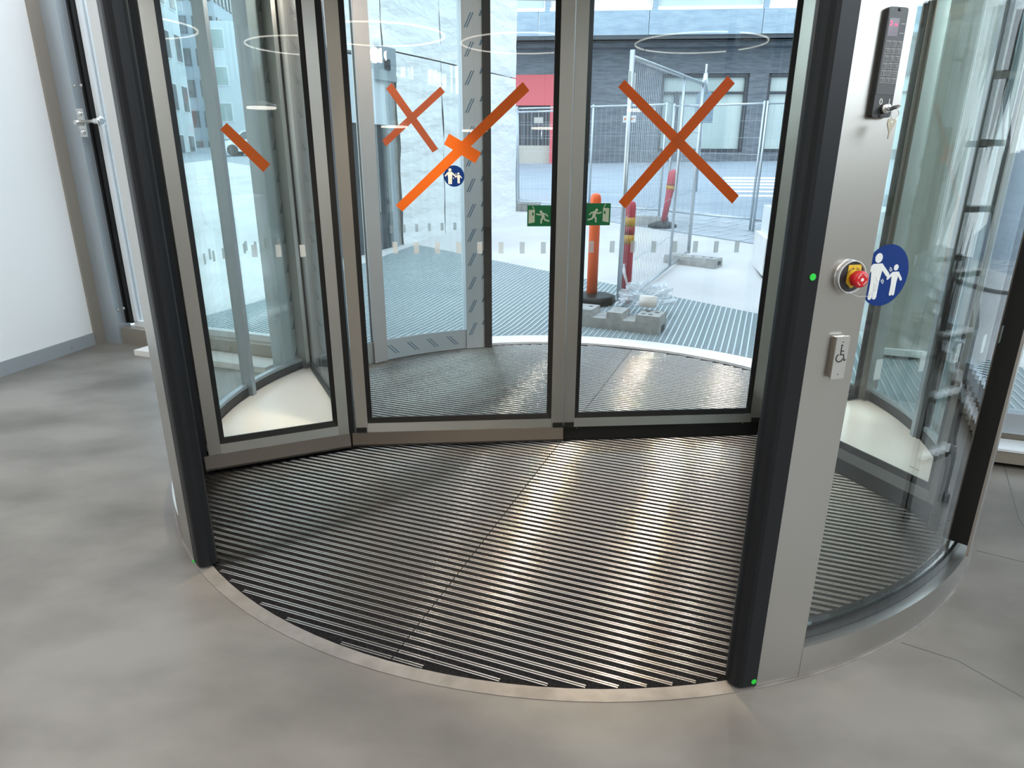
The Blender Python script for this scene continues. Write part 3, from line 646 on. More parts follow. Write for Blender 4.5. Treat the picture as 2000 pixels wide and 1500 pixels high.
# emergency stop
ea, eb = FK.uv(1655, 539); es = thing('emergency_stop', 'red emergency stop button with yellow label in clear guard on steel post', 'emergency stop', FK.pt(ea, eb))
M().lathe(FK.pt(ea, eb, 0.0), tuple(FK.n), [(0, 0.040), (0.003, 0.0405), (0.003, 0.036), (0.0, 0.036)], 32).build('mounting_ring', 'chrome', es)
M().lathe(FK.pt(ea, eb, 0.002), tuple(FK.n), [(0, 0.0365), (0.011, 0.0365)], 32).build('guard_base', 'dgrey', es)
M().lathe(FK.pt(ea, eb, 0.003), tuple(FK.n), [(0, 0.0395), (0.013, 0.0395), (0.0135, 0.038), (0.013, 0.037), (0.001, 0.037)], 32).build('clear_guard', 'bag', es)
M().tube([FK.pt(ea + 0.0385 * math.cos(t), eb + 0.0385 * math.sin(t), 0.0165) for t in [2 * PI * k / 32 for k in range(33)]], 0.0011, 6, False).build('guard_rim', 'print', es)
M().tube([FK.pt(ea + x, eb + y, d) for x, y, d in ((-0.004, -0.038, 0.017), (0.016, -0.046, 0.03), (0.034, -0.044, 0.04), (0.046, -0.028, 0.045), (0.05, -0.008, 0.045), (0.044, 0.004, 0.04))], [0.0008, 0.001, 0.0012, 0.0022, 0.0018, 0.0008], 6).build('guard_hoop', 'bag', es)
M().slab(FK, [(ea - 0.013, eb + 0.029), (ea + 0.024, eb + 0.029), (ea + 0.026, eb + 0.0), (ea + 0.018, eb - 0.02), (ea + 0.002, eb - 0.028), (ea - 0.013, eb - 0.014)], 0.0131, 0.0143).build('label', 'yellow', es)
for k, ch in enumerate('HÄTÄ-SEIS'):
    t = R_(146 - k * 14.0); textm(ch, 0.0072, FK, ea + 0.006 + 0.0215 * math.cos(t), eb - 0.001 + 0.0215 * math.sin(t), 0.0147, 'black', 'lettering', es, 0.0004, t - PI / 2)
M().lathe(FK.pt(ea + 0.004, eb - 0.002, 0.0143), tuple(FK.n), [(0, 0.0105), (0.010, 0.0105), (0.0105, 0.018), (0.013, 0.0200), (0.025, 0.0205), (0.029, 0.019), (0.0305, 0.015), (0.0305, 0.004)], 28).build('button', 'red', es)
M().slab(FK, circ(ea + 0.004, eb - 0.002, 0.0042, 16), 0.0448, 0.0453).build('button_dot', 'print', es)
for t0 in (20, 110, 200, 290):
    mm = M(); pts = [(ea + 0.004 + r * math.cos(R_(t0 + d)), eb - 0.002 + r * math.sin(R_(t0 + d))) for r, ds in ((0.0135, range(0, 56, 11)), (0.0122, range(55, -1, -11))) for d in ds]
    mm.slab(FK, pts, 0.0448, 0.0453); mm.build('turn_arrow', 'print', es)
# wheelchair push plate
p0, p1 = FK.uv(1612, 738), FK.uv(1657, 653)
pb = thing('push_plate', 'steel wheelchair push button plate low on the steel post', 'door button', FK.pt((p0[0] + p1[0]) / 2, p0[1]))
pa0, pa1 = (FK.uv(1612, 738)[0] + FK.uv(1629, 657)[0]) / 2, (FK.uv(1637, 737)[0] + FK.uv(1655, 653)[0]) / 2 
M().rect(FK, pa0 + 0.003, p0[1] + 0.003, pa1 - 0.003, p1[1] - 0.003, 0, 0.008).build('box', 'steel', pb)
M().rect(FK, pa0 + 0.006, p0[1] + 0.006, pa1 - 0.006, p1[1] - 0.006, 0.008, 0.011).build('gap', 'black', pb)
rr(FK, pa0, p0[1], pa1, p1[1], 0.003, 0.011, 0.015).build('plate', 'steelw', pb)
pw_, ph_ = pa1 - pa0, p1[1] - p0[1]
def pf(x, y): return pa0 + pw_ * x, p0[1] + ph_ * y
for fy in (0.87, 0.11): M().slab(FK, circ(*pf(0.5, fy), 0.0016, 10), 0.015, 0.0155).build('pin', 'black', pb)
mm = M(); ww = 0.0014
cx_, cy_ = pf(0.42, 0.50); r1 = pw_ * 0.26
arcp = [(cx_ + r1 * math.cos(R_(t)), cy_ + r1 * math.sin(R_(t))) for t in range(118, 350, 14)]
for p, q in zip(arcp, arcp[1:]): mm.slab(FK, caps(p, q, ww, 3), 0.015, 0.0155)
hd = pf(0.46, 0.79); mm.slab(FK, circ(*hd, 0.0028, 10), 0.015, 0.0155)
path = [pf(0.45, 0.75), pf(0.46, 0.575), pf(0.68, 0.575), pf(0.80, 0.43), pf(0.90, 0.45)]
for p, q in zip(path, path[1:]): mm.slab(FK, caps(p, q, ww, 3), 0.015, 0.0155)
mm.slab(FK, caps(pf(0.46, 0.66), pf(0.66, 0.66), ww, 3), 0.015, 0.0155)
mm.build('wheelchair_symbol', 'black', pb)
# green dots
def dot(px, py, label, fr):
    a, b = fr.uv(px, py); tag(M().slab(fr, circ(a, b, 0.0085, 16), -0.012, 0.002).build('green_sticker', 'dot'), label, 'sticker', 'green dots on the rubber edges')
FKr = FK.off(0.004)
dot(1587, 541, 'green dot sticker at mid height on the right rubber edge', FKr); dot(1472, 1331, 'green dot sticker at the foot of the right rubber edge', FKr)
pl_ = C + Vector((math.cos(R_(-138.6)), math.sin(R_(-138.6)), 0)) * 2.004
nl_ = Vector((math.cos(R_(-138.6)), math.sin(R_(-138.6)), 0))
dot(378, 1098, 'green dot sticker at the foot of the left rubber edge', Frame(pl_, Vector((-nl_.y, nl_.x, 0)), nl_))

# ------------------------------------------------------------------ signs and tape on the glass
def CYL(px, py, r, far=False):
    d = ray(px, py); oc = EYE - C; a = d.x ** 2 + d.y ** 2; b = d.x * oc.x + d.y * oc.y; c = oc.x ** 2 + oc.y ** 2 - r * r
    t = (-b + (1 if far else -1) * math.sqrt(b * b - a * c)) / a; return EYE + d * t
def family(name, label, fr, a, b, r, cat='sign'):
    t = thing(name, label, cat, fr.pt(a, b - r))
    M().slab(fr, circ(a, b, r, 48), 0.0, 0.0008).build('disc', 'blue', t)
    def fig(nm, hx, hy, hr, parts):
        mm = M(); mm.slab(fr, circ(a + hx * r, b + hy * r, hr * r, 18), 0.0008, 0.0014)
        for k, q in enumerate(parts):
            q = [(a + x * r, b + y * r) for x, y in q] if len(q) > 3 else caps((a + q[0][0] * r, b + q[0][1] * r), (a + q[1][0] * r, b + q[1][1] * r), q[2] * r)
            mm.slab(fr, q, 0.0008, 0.0014 + 0.00003 * k)
        mm.build(nm, 'print', t)
    fig('adult_figure', -0.40, 0.58, 0.155, [[(-0.60, 0.40), (-0.20, 0.40), (-0.16, 0.25), (-0.22, -0.22), (-0.58, -0.22), (-0.64, 0.25)], ((-0.495, -0.15), (-0.50, -0.68), 0.088), ((-0.305, -0.15), (-0.31, -0.68), 0.088), ((-0.24, 0.33), (0.10, 0.02), 0.07), ((-0.58, 0.33), (-0.86, 0.02), 0.065)])
    fig('child_figure', 0.42, 0.24, 0.10, [[(0.30, 0.10), (0.56, 0.10), (0.58, 0.0), (0.54, -0.30), (0.32, -0.30), (0.28, 0.0)], ((0.375, -0.25), (0.37, -0.63), 0.055), ((0.49, -0.25), (0.49, -0.63), 0.055), ((0.31, 0.05), (0.13, -0.10), 0.045), ((0.55, 0.05), (0.72, -0.16), 0.045)])
    mm = M()
    for x, y, s0, s1 in ((0.10, 0.10, 10, 80), (0.10, 0.10, 15, 75), (0.02, -0.10, 190, 260), (0.02, -0.10, 195, 255)):
        rr_ = 0.10 if s0 in (10, 190) else 0.16
        pp = [(a + (x + rr_ * math.cos(R_(q))) * r, b + (y + rr_ * math.sin(R_(q))) * r) for q in range(s0, s1, 14)]
        for p, q in zip(pp, pp[1:]): mm.slab(fr, caps(p, q, 0.016 * r, 3), 0.0008, 0.0014)
    mm.build('swing_marks', 'print', t); return t
sc_ = CYL(1728, 538, 1.9625); sn = Vector((sc_.x - C.x, sc_.y - C.y, 0)).normalized()
FSg = Frame((sc_.x, sc_.y, 0), Vector((-sn.y, sn.x, 0)), sn)
family('child_safety_sign', 'large blue round sign of adult holding child beside emergency stop', FSg, 0, sc_.z, 0.079)
fga = fA.off(-0.036 / 2 + 0.005); fgb = fB.off(-0.036 / 2 + 0.005); fgs = fS.off(-0.036 / 2 + 0.005)
a, b = fga.uv(887, 344); r = (fga.uv(907, 344)[0] - fga.uv(867, 344)[0]) / 2
family('child_safety_sign', 'small blue round sign of adult and child below tape on left leaf', fga, a, b, r)
def exit_sign(fr, p0, p1, mirror, label):
    (a0, b1), (a1, b0) = fr.uv(*p0), fr.uv(*p1); t = thing('exit_sign', label, 'sign', fr.pt((a0 + a1) / 2, b0))
    M().rect(fr, a0, b0, a1, b1, 0, 0.0008).build('plate', 'green', t)
    w, h = a1 - a0, b1 - b0
    def q(x, y): fx = (x - 115) / 515; fx = 1 - fx if mirror else fx; return a0 + w * fx, b1 - h * (y - 175) / 465
    s = w / 515
    M().slab(fr, [q(145, 280), q(275, 265), q(275, 550), q(145, 578)], 0.0008, 0.0014).build('door_symbol', 'lumi', t)
    mm = M(); mm.slab(fr, caps(q(228, 200), q(258, 245), 9 * s, 4), 0.0008, 0.0014); mm.build('swing_arc', 'lumi', t)
    mm = M(); mm.slab(fr, caps(q(236, 385), q(238, 350), 17 * s, 4), 0.0014, 0.0018); mm.build('hand', 'green', t)
    mm = M(); mm.slab(fr, circ(*q(408, 318), 30 * s, 16), 0.0008, 0.0014)
    for k, (p, e, rr_) in enumerate((((445, 365), (460, 440), 33), ((430, 368), (370, 385), 15), ((370, 385), (315, 366), 14), ((470, 360), (520, 375), 14), ((520, 375), (553, 412), 13), ((450, 450), (420, 490), 20), ((420, 490), (415, 562), 17), ((468, 450), (505, 500), 18), ((505, 500), (578, 520), 16))):
        mm.slab(fr, caps(q(*p), q(*e), rr_ * s, 5), 0.0008, 0.0014 + 0.00002 * k)
    mm.build('running_figure', 'lumi', t)
exit_sign(fga, (1030, 401), (1076, 442), False, 'green running man exit sign on the left leaf edge')
exit_sign(fgb, (1145, 397), (1191, 440), True, 'green running man exit sign on the right leaf edge')
def tape(label, strips, fr, r=None, far=False):
    t = None
    for k, quad in enumerate(strips):
        d = 0.0006 + 0.0007 * k
        mm = M()
        if fr is not None:
            pts = [fr.uv(*p) for p in quad]
            if t is None: t = thing('tape_mark', label, 'tape', fr.pt(sum(p[0] for p in pts) / 4, min(p[1] for p in pts)))
            mm.slab(fr, pts, d, d + 0.0006)
        else:
            n = 10; rows = []
            for i in range(n + 1):
                f = i / n
                A = [quad[0][j] * (1 - f) + quad[3][j] * f for j in (0, 1)]; B = [quad[1][j] * (1 - f) + quad[2][j] * f for j in (0, 1)]
                rows.append([CYL(*A, r - d, far), CYL(*B, r - d, far), CYL(*B, r - d - .0006, far), CYL(*A, r - d - .0006, far)])
            vs = [p for rw in rows for p in rw]; fs = []
            for i in range(n):
                for j in range(4): fs.append((4 * i + j, 4 * i + (j + 1) % 4, 4 * i + 4 + (j + 1) % 4, 4 * i + 4 + j))
            fs += [(3, 2, 1, 0), (4 * n, 4 * n + 1, 4 * n + 2, 4 * n + 3)]
            mm.add(vs, fs)
            if t is None: t = thing('tape_mark', label, 'tape', vs[0])
        mm.build('tape_strip', 'tape', t)
tape('single slanting strip of orange tape on the left side panel', [[(430, 253), (443, 240), (528, 321), (514, 336)]], fgs)
tape('long slanting orange tape with a short piece across it on left leaf', [[(773, 401), (786, 413), (1034, 177), (1021, 160)], [(877, 261), (867, 282), (928, 319), (940, 298)]], fga)
tape('large orange tape cross on the right leaf', [[(1207, 170), (1220, 156), (1443, 382), (1430, 398)], [(1421, 148), (1435, 163), (1221, 407), (1208, 394)]], fgb)
tape('paler orange tape cross on the far curved glass', [[(754, 173), (765, 162), (856, 291), (845, 298)], [(860, 169), (869, 180), (754, 286), (747, 274)]], None, 1.948, True)
# maker's tiny print on the right display floor
fl_ = Frame(G(1786, 915, 0.14), (G(1796, 920, 0.14) - G(1775, 910, 0.14)), (0, 0, 1)); fl_.v = fl_.n.cross(fl_.u)
mm = M()
for k in range(9):
    if k != 4: mm.rect(fl_, -0.027 + k * 0.006, -0.002, -0.0225 + k * 0.006, 0.002, 0, 0.0006)
tag(mm.build('floor_print', 'dgrey'), 'tiny dark line of print on the right display floor corner', 'print')

# ------------------------------------------------------------------ outside: forecourt, grating, road
nf = [FP(wl - 6), *arcpts(2.2, False), FP(14), FP(14, SL0 - FO), FP(wl - 6, SL0 - FO)]
struct(holed('forecourt_edge', nf, 0, 'plaza', lambda x, y: -0.004, 0.2))
def DW(w, d): p = C + TD * w + ND * d; return (p.x, p.y)
EDGE = [GS(1010, 405), GS(1330, 455), GS(1480, 478)]
def lin(p, q, t): return (p.x + (q.x - p.x) * t, p.y + (q.y - p.y) * t)
e_l, e_r = lin(EDGE[0], EDGE[1], -6.0), lin(EDGE[1], EDGE[2], 9.0)
edge_line = [e_l, (EDGE[0].x, EDGE[0].y), (EDGE[1].x, EDGE[1].y), (EDGE[2].x, EDGE[2].y), e_r]
zs = lambda x, y: gz(x, y) - 0.004
struct(holed('forecourt', [DW(-22, SL0), DW(14, SL0)] + edge_line[::-1], 0, 'plaza', zs, 0.3))
# grating of long bars
E0, E1 = GS(800, 475), GS(1475, 612)
def edge_d(w):      # distance out to the grating's slanting edge
    p0, p1 = C + TD * w, ND
    ex, ey = E1.x - E0.x, E1.y - E0.y
    den = p1.x * ey - p1.y * ex
    return ((E0.x - p0.x) * ey - (E0.y - p0.y) * ex) / den
gt = thing('outdoor_grating', 'grey outdoor entrance grating of long pale bars before the door', 'grating', (*DW(0, 3), 0))
pol = [DW(-4.2, FO + 0.16)] + arcpts(2.24, False, 40) + [DW(4.4, FO + 0.16), DW(4.4, max(edge_d(4.4), 0.9)), DW(-4.2, edge_d(-4.2))]
zg = lambda x, y: gz(x, y) + 0.002
import bmesh
def sheet(name, poly, zf, m, parent, cut=None):
    bm = bmesh.new(); vs = [bm.verts.new((p[0], p[1], 0)) for p in poly]; ed = [bm.edges.new((vs[i], vs[(i + 1) % len(vs)])) for i in range(len(vs))]
    bmesh.ops.triangle_fill(bm, use_beauty=True, edges=ed)
    if cut: bmesh.ops.bisect_plane(bm, geom=list(bm.verts) + list(bm.edges) + list(bm.faces), plane_co=cut[0], plane_no=cut[1])
    bm.normal_update()
    for f in bm.faces:
        if f.normal.z < 0: f.normal_flip()
    mm = M(); bm.verts.index_update()
    mm.add([(v.co.x, v.co.y, zf(v.co.x, v.co.y)) for v in bm.verts], [[v.index for v in f.verts] for f in bm.faces]); bm.free()
    return mm.build(name, m, parent)
sheet('insert', pol, zg, 'grate', gt, (C + ND * SL0, ND))
w = -4.15
while w < 4.4:
    d0 = math.sqrt(max(2.24 ** 2 - w * w, 0)) if abs(w) < 2.2 else FO + 0.17
    d0 = max(d0, FO + 0.17); d1 = edge_d(w) - 0.02
    if d1 - d0 > 0.05:
        mm = M(); ds = [d0, d1] if d0 >= SL0 or d1 <= SL0 else [d0, SL0, d1]
        vs = []
        for d in ds:
            for o, z in ((-0.0065, 0.0), (0.0065, 0.0), (0.0065, 0.007), (-0.0065, 0.007)):
                p = DW(w + o, d); vs.append((p[0], p[1], gz(*p) + z))
        n = len(ds) - 1
        mm.add(vs, [(4 * i + j, 4 * i + 4 + j, 4 * i + 4 + (j + 1) % 4, 4 * i + (j + 1) % 4) for i in range(n) for j in range(4)] + [(0, 1, 2, 3), (4 * n + 3, 4 * n + 2, 4 * n + 1, 4 * n)])
        mm.build('bar', 'bar', gt)
    w += 0.052
# paving stones and road
pav_w = 2.4
def off(p, q, d): v = Vector((q[0] - p[0], q[1] - p[1], 0)).normalized(); return Vector((-v.y, v.x, 0)) * d
band = struct(holed('pavement', edge_line + [tuple((Vector((p[0], p[1], 0)) + ND * (pav_w + 0.2)).xy) for p in edge_line[::-1]], 0, 'seam', lambda x, y: gz(x, y) - 0.012, 0.3))
pe, qe = Vector((*edge_line[1], 0)), Vector((*edge_line[4], 0)); ud = (Vector((*edge_line[3], 0)) - Vector((*edge_line[2], 0))).normalized(); nd2 = Vector((-ud.y, ud.x, 0))
for r in range(5):
    for k in range(26):
        o = Vector((*edge_line[2], 0)) + ud * (-2.4 + k * 0.5 + (r % 2) * 0.25) + nd2 * (0.05 + r * 0.46)
        M().prism([tuple((o + ud * a + nd2 * b).xy) for a, b in ((0.01, 0.01), (0.49, 0.01), (0.49, 0.45), (0.01, 0.45))], lambda x, y: gz(x, y) - 0.02, lambda x, y: gz(x, y) + 0.002).build('paving_stone', 'pave', band)
rd = [tuple((Vector((p[0], p[1], 0)) + ND * pav_w).xy) for p in edge_line]
struct(holed('road', rd + [DW(60, 34), DW(60, 70), DW(-70, 70), DW(-70, 20)], 0, 'road', lambda x, y: gz(x, y) - 0.02, 0.3))
for k, py in enumerate((346.5, 352.5, 358.5, 365, 372.5, 381)):
    p, q = GS(1412 + k * 4, py - 1.3), GS(1412 + k * 4, py + 1.6); p2, q2 = GS(1600, py - 0.2), GS(1600, py + 3)
    o = M().prism([(p.x, p.y), (p2.x, p2.y), (q2.x, q2.y), (q.x, q.y)], lambda x, y: gz(x, y) - 0.02, lambda x, y: gz(x, y) - 0.008).build('crossing_stripe', 'paint'); struct(o)

# ------------------------------------------------------------------ temporary fences, feet and posts
def vtop(px, py, p): return VZ(px, py, (p.x, p.y))
N0, N1 = GS(1207, 606), GS(1344, 500)
fn = thing('mesh_fence_panel', 'tall galvanised mesh fence panel running away beyond the right leaf', 'fence', N0, 'temporary fence panels')
zt0, zt1 = vtop(1207, 98, N0), vtop(1353, 157, N1)
M().tube([N0 + Vector((0, 0, 0.10)), Vector((N0.x, N0.y, zt0))], 0.024, 10).build('post', 'galv', fn)
M().tube([N1 + Vector((0, 0, 0.04)), Vector((N1.x, N1.y, zt1))], 0.024, 10).build('post', 'galv', fn)
za0, za1, zb0, zb1 = vtop(1212, 112, N0), vtop(1357, 164, N1), vtop(1212, 600, N0), vtop(1345, 490, N1)
def FN(f, g):       # f along the panel, g up from the lower rail to the upper
    return Vector((N0.x + (N1.x - N0.x) * f, N0.y + (N1.y - N0.y) * f, (zb0 + (zb1 - zb0) * f) * (1 - g) + (za0 + (za1 - za0) * f) * g))
M().tube([FN(0, 1), FN(1, 1)], 0.022, 10).build('top_rail', 'galv', fn); M().tube([FN(0, 0), FN(1, 0)], 0.016, 8).build('bottom_rail', 'galv', fn)
mp_ = GS(1290, 527); fm = (mp_ - N0).dot(N1 - N0) / (N1 - N0).length_squared
M().tube([FN(fm, 0.0), FN(fm, 1)], 0.019, 8).build('stiffener', 'galv', fn)
for k in range(1, 48): M().tube([FN(k / 48, 0.0), FN(k / 48, 1.0)], 0.0022, 4).build('wire', 'galv', fn)
for g in (0.17, 0.38, 0.58, 0.72, 0.86): M().tube([FN(f / 12, g + (0.006 if f % 2 else 0)) for f in range(13)], 0.0026, 4).build('cross_wire', 'galv', fn)
sg = thing('fence_notice', 'small white notice wired to the near fence panel behind the tape', 'notice', FN(0.16, 0.83))
uu = (N1 - N0).normalized(); uu.z = 0; FF = Frame(FN(0.0, 0), uu, Vector((uu.y, -uu.x, 0)))
a, b = FF.uv(1232, 166); M().rect(FF, a - 0.10, b - 0.10, a + 0.12, b + 0.11, 0.004, 0.008).build('board', 'print', sg)
def foot(name, label, p, u, L, Wd, H, group, notch=True):
    t = thing(name, label, 'concrete foot', p, group); v = Vector((-u.y, u.x, 0)); z = p.z
    def blk(a0, a1, b0, b1, h0, h1, mm): return mm.prism([tuple((p + u * a + v * b).xy) for a, b in ((a0, b0), (a1, b0), (a1, b1), (a0, b1))], z + h0, z + h1)
    mm = M(); blk(0, L, 0, Wd, 0.0, H * 0.62, mm)
    humps = ((0.0, 0.26), (0.42, 0.60), (0.74, 1.0)) if notch else ((0.0, 1.0),)
    for a0, a1 in humps:
        lo = [p + u * (L * a) + v * b for a, b in ((a0, 0), (a1, 0), (a1, Wd), (a0, Wd))]
        hi = [p + u * (L * a0 + 0.008 + (L * (a1 - a0) - 0.016) * a) + v * (0.006 + (Wd - 0.012) * b) for a, b in ((0, 0), (1, 0), (1, 1), (0, 1))]
        mm.add([(q.x, q.y, z + H * 0.62) for q in lo] + [(q.x, q.y, z + H) for q in hi], [(4, 5, 6, 7), (0, 1, 5, 4), (1, 2, 6, 5), (2, 3, 7, 6), (3, 0, 4, 7)])
    mm.build('block', 'block', t)
    for fa, fb in (((0.80, 0.3), (0.88, 0.3), (0.82, 0.7), (0.92, 0.68), (0.08, 0.3), (0.18, 0.65)) if notch else ((0.3, 0.5), (0.5, 0.5), (0.7, 0.5), (0.85, 0.5))):
        q = p + u * (L * fa) + v * (Wd * fb); mm = M(); mm.box((q.x, q.y, z + H + 0.0015), (0.035, 0.028, 0.003), math.atan2(u.y, u.x)); mm.build('post_hole', 'soffit', t)
    q = p + u * (L + 0.0015) + v * (Wd * 0.52); mm = M(); mm.box((q.x, q.y, z + H * (0.22 if notch else 0.5)), (0.004, Wd * 0.42, H * 0.4), math.atan2(u.y, u.x)); mm.build('hand_hole', 'soffit', t)
    return t
c1, c0 = GS(1286, 656), GS(1135, 638); u1 = (c1 - c0); u1.z = 0; u1.normalize()
hb = vtop(1288, 620, c1) - c1.z
foot('concrete_block', 'notched raw concrete fence foot on the grating, nearest the door', c1 - u1 * 0.86, u1, 0.86, 0.27, hb, 'concrete fence feet')
d1, d0_ = GS(1396, 525), GS(1291, 512); u2 = (d1 - d0_); u2.z = 0; u2.normalize()
foot('concrete_block', 'plain concrete fence foot on the pale paving, beyond the near fence panel', d1 - u2 * 0.72, u2, 0.72, 0.24, vtop(1396, 507, d1) - d1.z, 'concrete fence feet', False)
def far_panel(label, p, q, h, lean=0.0):
    p, q = Vector(p), Vector(q); p.z = gz(p.x, p.y); q.z = gz(q.x, q.y)
    t = thing('mesh_fence_panel', label, 'fence', p, 'temporary fence panels'); L = Vector((0, 0, 1)) + ND * lean
    for e in (p, q): M().tube([e + L * 0.02, e + L * h], 0.021, 8).build('post', 'galv', t)
    for g in (0.20, h - 0.04): M().tube([p + L * g, q + L * g], 0.017, 6).build('rail', 'galv', t)
    mm = M()
    n = int((q - p).length / 0.11)
    for k in range(1, n): mm.tube([p + (q - p) * (k / n) + L * 0.2, p + (q - p) * (k / n) + L * (h - 0.04)], 0.0018, 3, False)
    for k in range(1, 7): g = 0.2 + (h - 0.24) * k / 7; mm.tube([p + L * g, q + L * g], 0.0022, 3, False)
    o = mm.build('mesh_wires', 'galv', t); o['kind'] = 'stuff'
F0, F1, F2, F3 = GS(1008, 413), GS(1085, 410), GS(1286, 432), GS(1464, 452)
far_panel('far mesh fence panel before the red doorway, at the white sheeting', F0, GS(1150, 416), 2.05, 0.01)
far_panel('far mesh fence panel between red doorway and red marker post', GS(1120, 418), F2, 2.05)
far_panel('far mesh fence panel along the road before the crossing', GS(1300, 434), F3, 2.02)
far_panel('far mesh fence panel at the right by the white planter', GS(1470, 454), GS(1640, 468), 2.02)
far_panel('mesh fence panel leaning askew next to the white sheeting', GS(1013, 408), GS(1130, 425), 1.98, -0.05)
sn2 = thing('fence_notice', 'cream notice hanging on the far fence before the red door', 'notice', GS(1053, 412))
fw_ = Frame(GS(1053, 413), (F2 - F0), Vector((ND.x * -1, ND.y * -1, 0))); a, b = fw_.uv(1054, 235)
M().rect(fw_, a - 0.10, b - 0.055, a + 0.11, b + 0.055, 0.03, 0.035).build('board', 'roll', sn2)
sn3 = thing('fence_notice', 'white notice hanging on the far fence left of the tape cross', 'notice', GS(1250, 428))
a, b = fw_.uv(1250, 232); M().rect(fw_, a - 0.13, b - 0.06, a + 0.13, b + 0.06, 0.03, 0.035).build('board', 'print', sn3)
for k in range(6): M().rect(fw_, a - 0.10 + k * 0.035, b - 0.02 + 0.02 * (k % 2), a - 0.075 + k * 0.035, b + 0.02, 0.035, 0.037).build('print_line', 'tape', sn3)
p = GS(1235, 440); foot('concrete_block', 'concrete fence foot under the far fence beside the black post base', p, TD, 0.6, 0.24, 0.16, 'concrete fence feet', False)
p = GS(1006, 412); foot('concrete_block', 'concrete fence foot at the bottom of the white sheeting', p, TD, 0.5, 0.24, 0.16, 'concrete fence feet', False)
def bollard(name, label, px, py, wpx, top_px, top_py, m, stripes, group=None):
    p = GS(px, py); dist = (p - EYE).length; r = wpx / 2 / FPX * dist * 0.97
    t = thing(name, label, 'bollard', p, group); zt = vtop(top_px, top_py, p); tilt = Vector((0, 0, 0))
    H = zt - p.z
    M().lathe(p, (0, 0, 1), [(0.02, r), (H - r * 1.1, r * 0.97), (H - r * 0.4, r * 0.86), (H - r * 0.1, r * 0.5), (H, r * 0.15)], 20).build('tube', m, t)
    for z0, z1, mm in stripes: M().lathe(Vector((p.x, p.y, vtop(px, z1, p))), (0, 0, 1), [(0, r * 1.012), (vtop(px, z0, p) - vtop(px, z1, p), r * 1.012)], 20).build('band', mm, t)
    return t, p, r
t, p, r = bollard('traffic_bollard', 'bright orange plastic bollard beside the right leaf edge', 1155, 590, 21, 1155, 377, 'orange', ())
M().lathe(p, (0, 0, 1), [(0, 0.26), (0.075, 0.25), (0.085, 0.20), (0.10, 0.075)], 8).build('rubber_foot', 'gasket', t)
t, p, r = bollard('traffic_bollard', 'red plastic bollard with amber bands behind the fence post', 1221, 594, 19.5, 1222, 392, 'redp', ((424, 442, 'amber'), (442, 458, 'dred'), (458, 476, 'amber')))
a = 0.35
# slim red marker post further away, leaning a little
p = GS(1294, 443); t = thing('marker_post', 'slim red marker post with rounded top on black base beyond the fence', 'marker post', p)
M().lathe(p, (0, 0, 1), [(0, 0.26), (0.04, 0.25), (0.09, 0.12), (0.10, 0.05)], 8).build('rubber_foot', 'gasket', t)
tp = p + Vector((0.13, 0, vtop(1313, 331, p) - p.z)); ax_ = (tp - p)
M().lathe(p, tuple(ax_), [(0.05, 0.045), (ax_.length * 0.55, 0.06), (ax_.length * 0.8, 0.085), (ax_.length * 0.95, 0.085), (ax_.length, 0.03)], 14).build('blade', 'redp', t)
for f0, f1, mm in ((0.66, 0.72, 'amber'), (0.72, 0.77, 'dred')): M().lathe(p + ax_ * f0, tuple(ax_), [(0, 0.078), (ax_.length * (f1 - f0), 0.083)], 14).build('band', mm, t)
# plastic sheet and roll dumped on the fence foot
bc = GS(1262, 628); bc.z = gz(bc.x, bc.y) + hb
t = tag(M().build if False else thing('plastic_bag', 'crumpled clear plastic sheet lying over the concrete fence foot', 'plastic sheet', bc), 'crumpled clear plastic sheet lying over the concrete fence foot', 'plastic sheet')
mm = M(); n1, n2 = 26, 34; bx = bc + Vector((0.02, 0.22, 0))
vs = []
for i in range(n1 + 1):
    th = PI * 0.52 * i / n1
    for k in range(n2):
        ph = 2 * PI * k / n2; d = Vector((math.sin(th) * math.cos(ph), math.sin(th) * math.sin(ph), math.cos(th)))
        nn = noise.noise(d * 2.2 + Vector((3, 1, 2))) * 0.45 + noise.noise(d * 5.5) * 0.26 + noise.noise(d * 12) * 0.12
        rr_ = 1.0 + nn; q = Vector((d.x * 0.27 * rr_, d.y * 0.17 * rr_, max(-0.14, d.z * 0.19 * rr_ - 0.03)))
        vs.append(bx + q)
fs = [(i * n2 + k, i * n2 + (k + 1) % n2, (i + 1) * n2 + (k + 1) % n2, (i + 1) * n2 + k)[::-1] for i in range(n1) for k in range(n2)]
mm.add(vs, fs); mm.build('sheet', 'bag', t)
M().tube([GS(1214, 545) + Vector((0, 0, 0.35)), bx + Vector((-0.24, -0.1, 0.28)), bx + Vector((-0.2, -0.1, 0.16)), bx + Vector((-0.12, -0.1, 0.12))], [0.008, 0.016, 0.010, 0.02], 7).build('twisted_end', 'bag', t)
q = GS(1262, 634); q.z = gz(q.x, q.y) + hb + 0.004
t = thing('tape_roll', 'cream roll lying on the concrete fence foot under the plastic sheet', 'roll', q)
M().lathe(q, (0.05, 0.1, 1), [(0, 0.030), (0, 0.082), (0.10, 0.082), (0.10, 0.030)], 24).build('roll_body', 'roll', t)
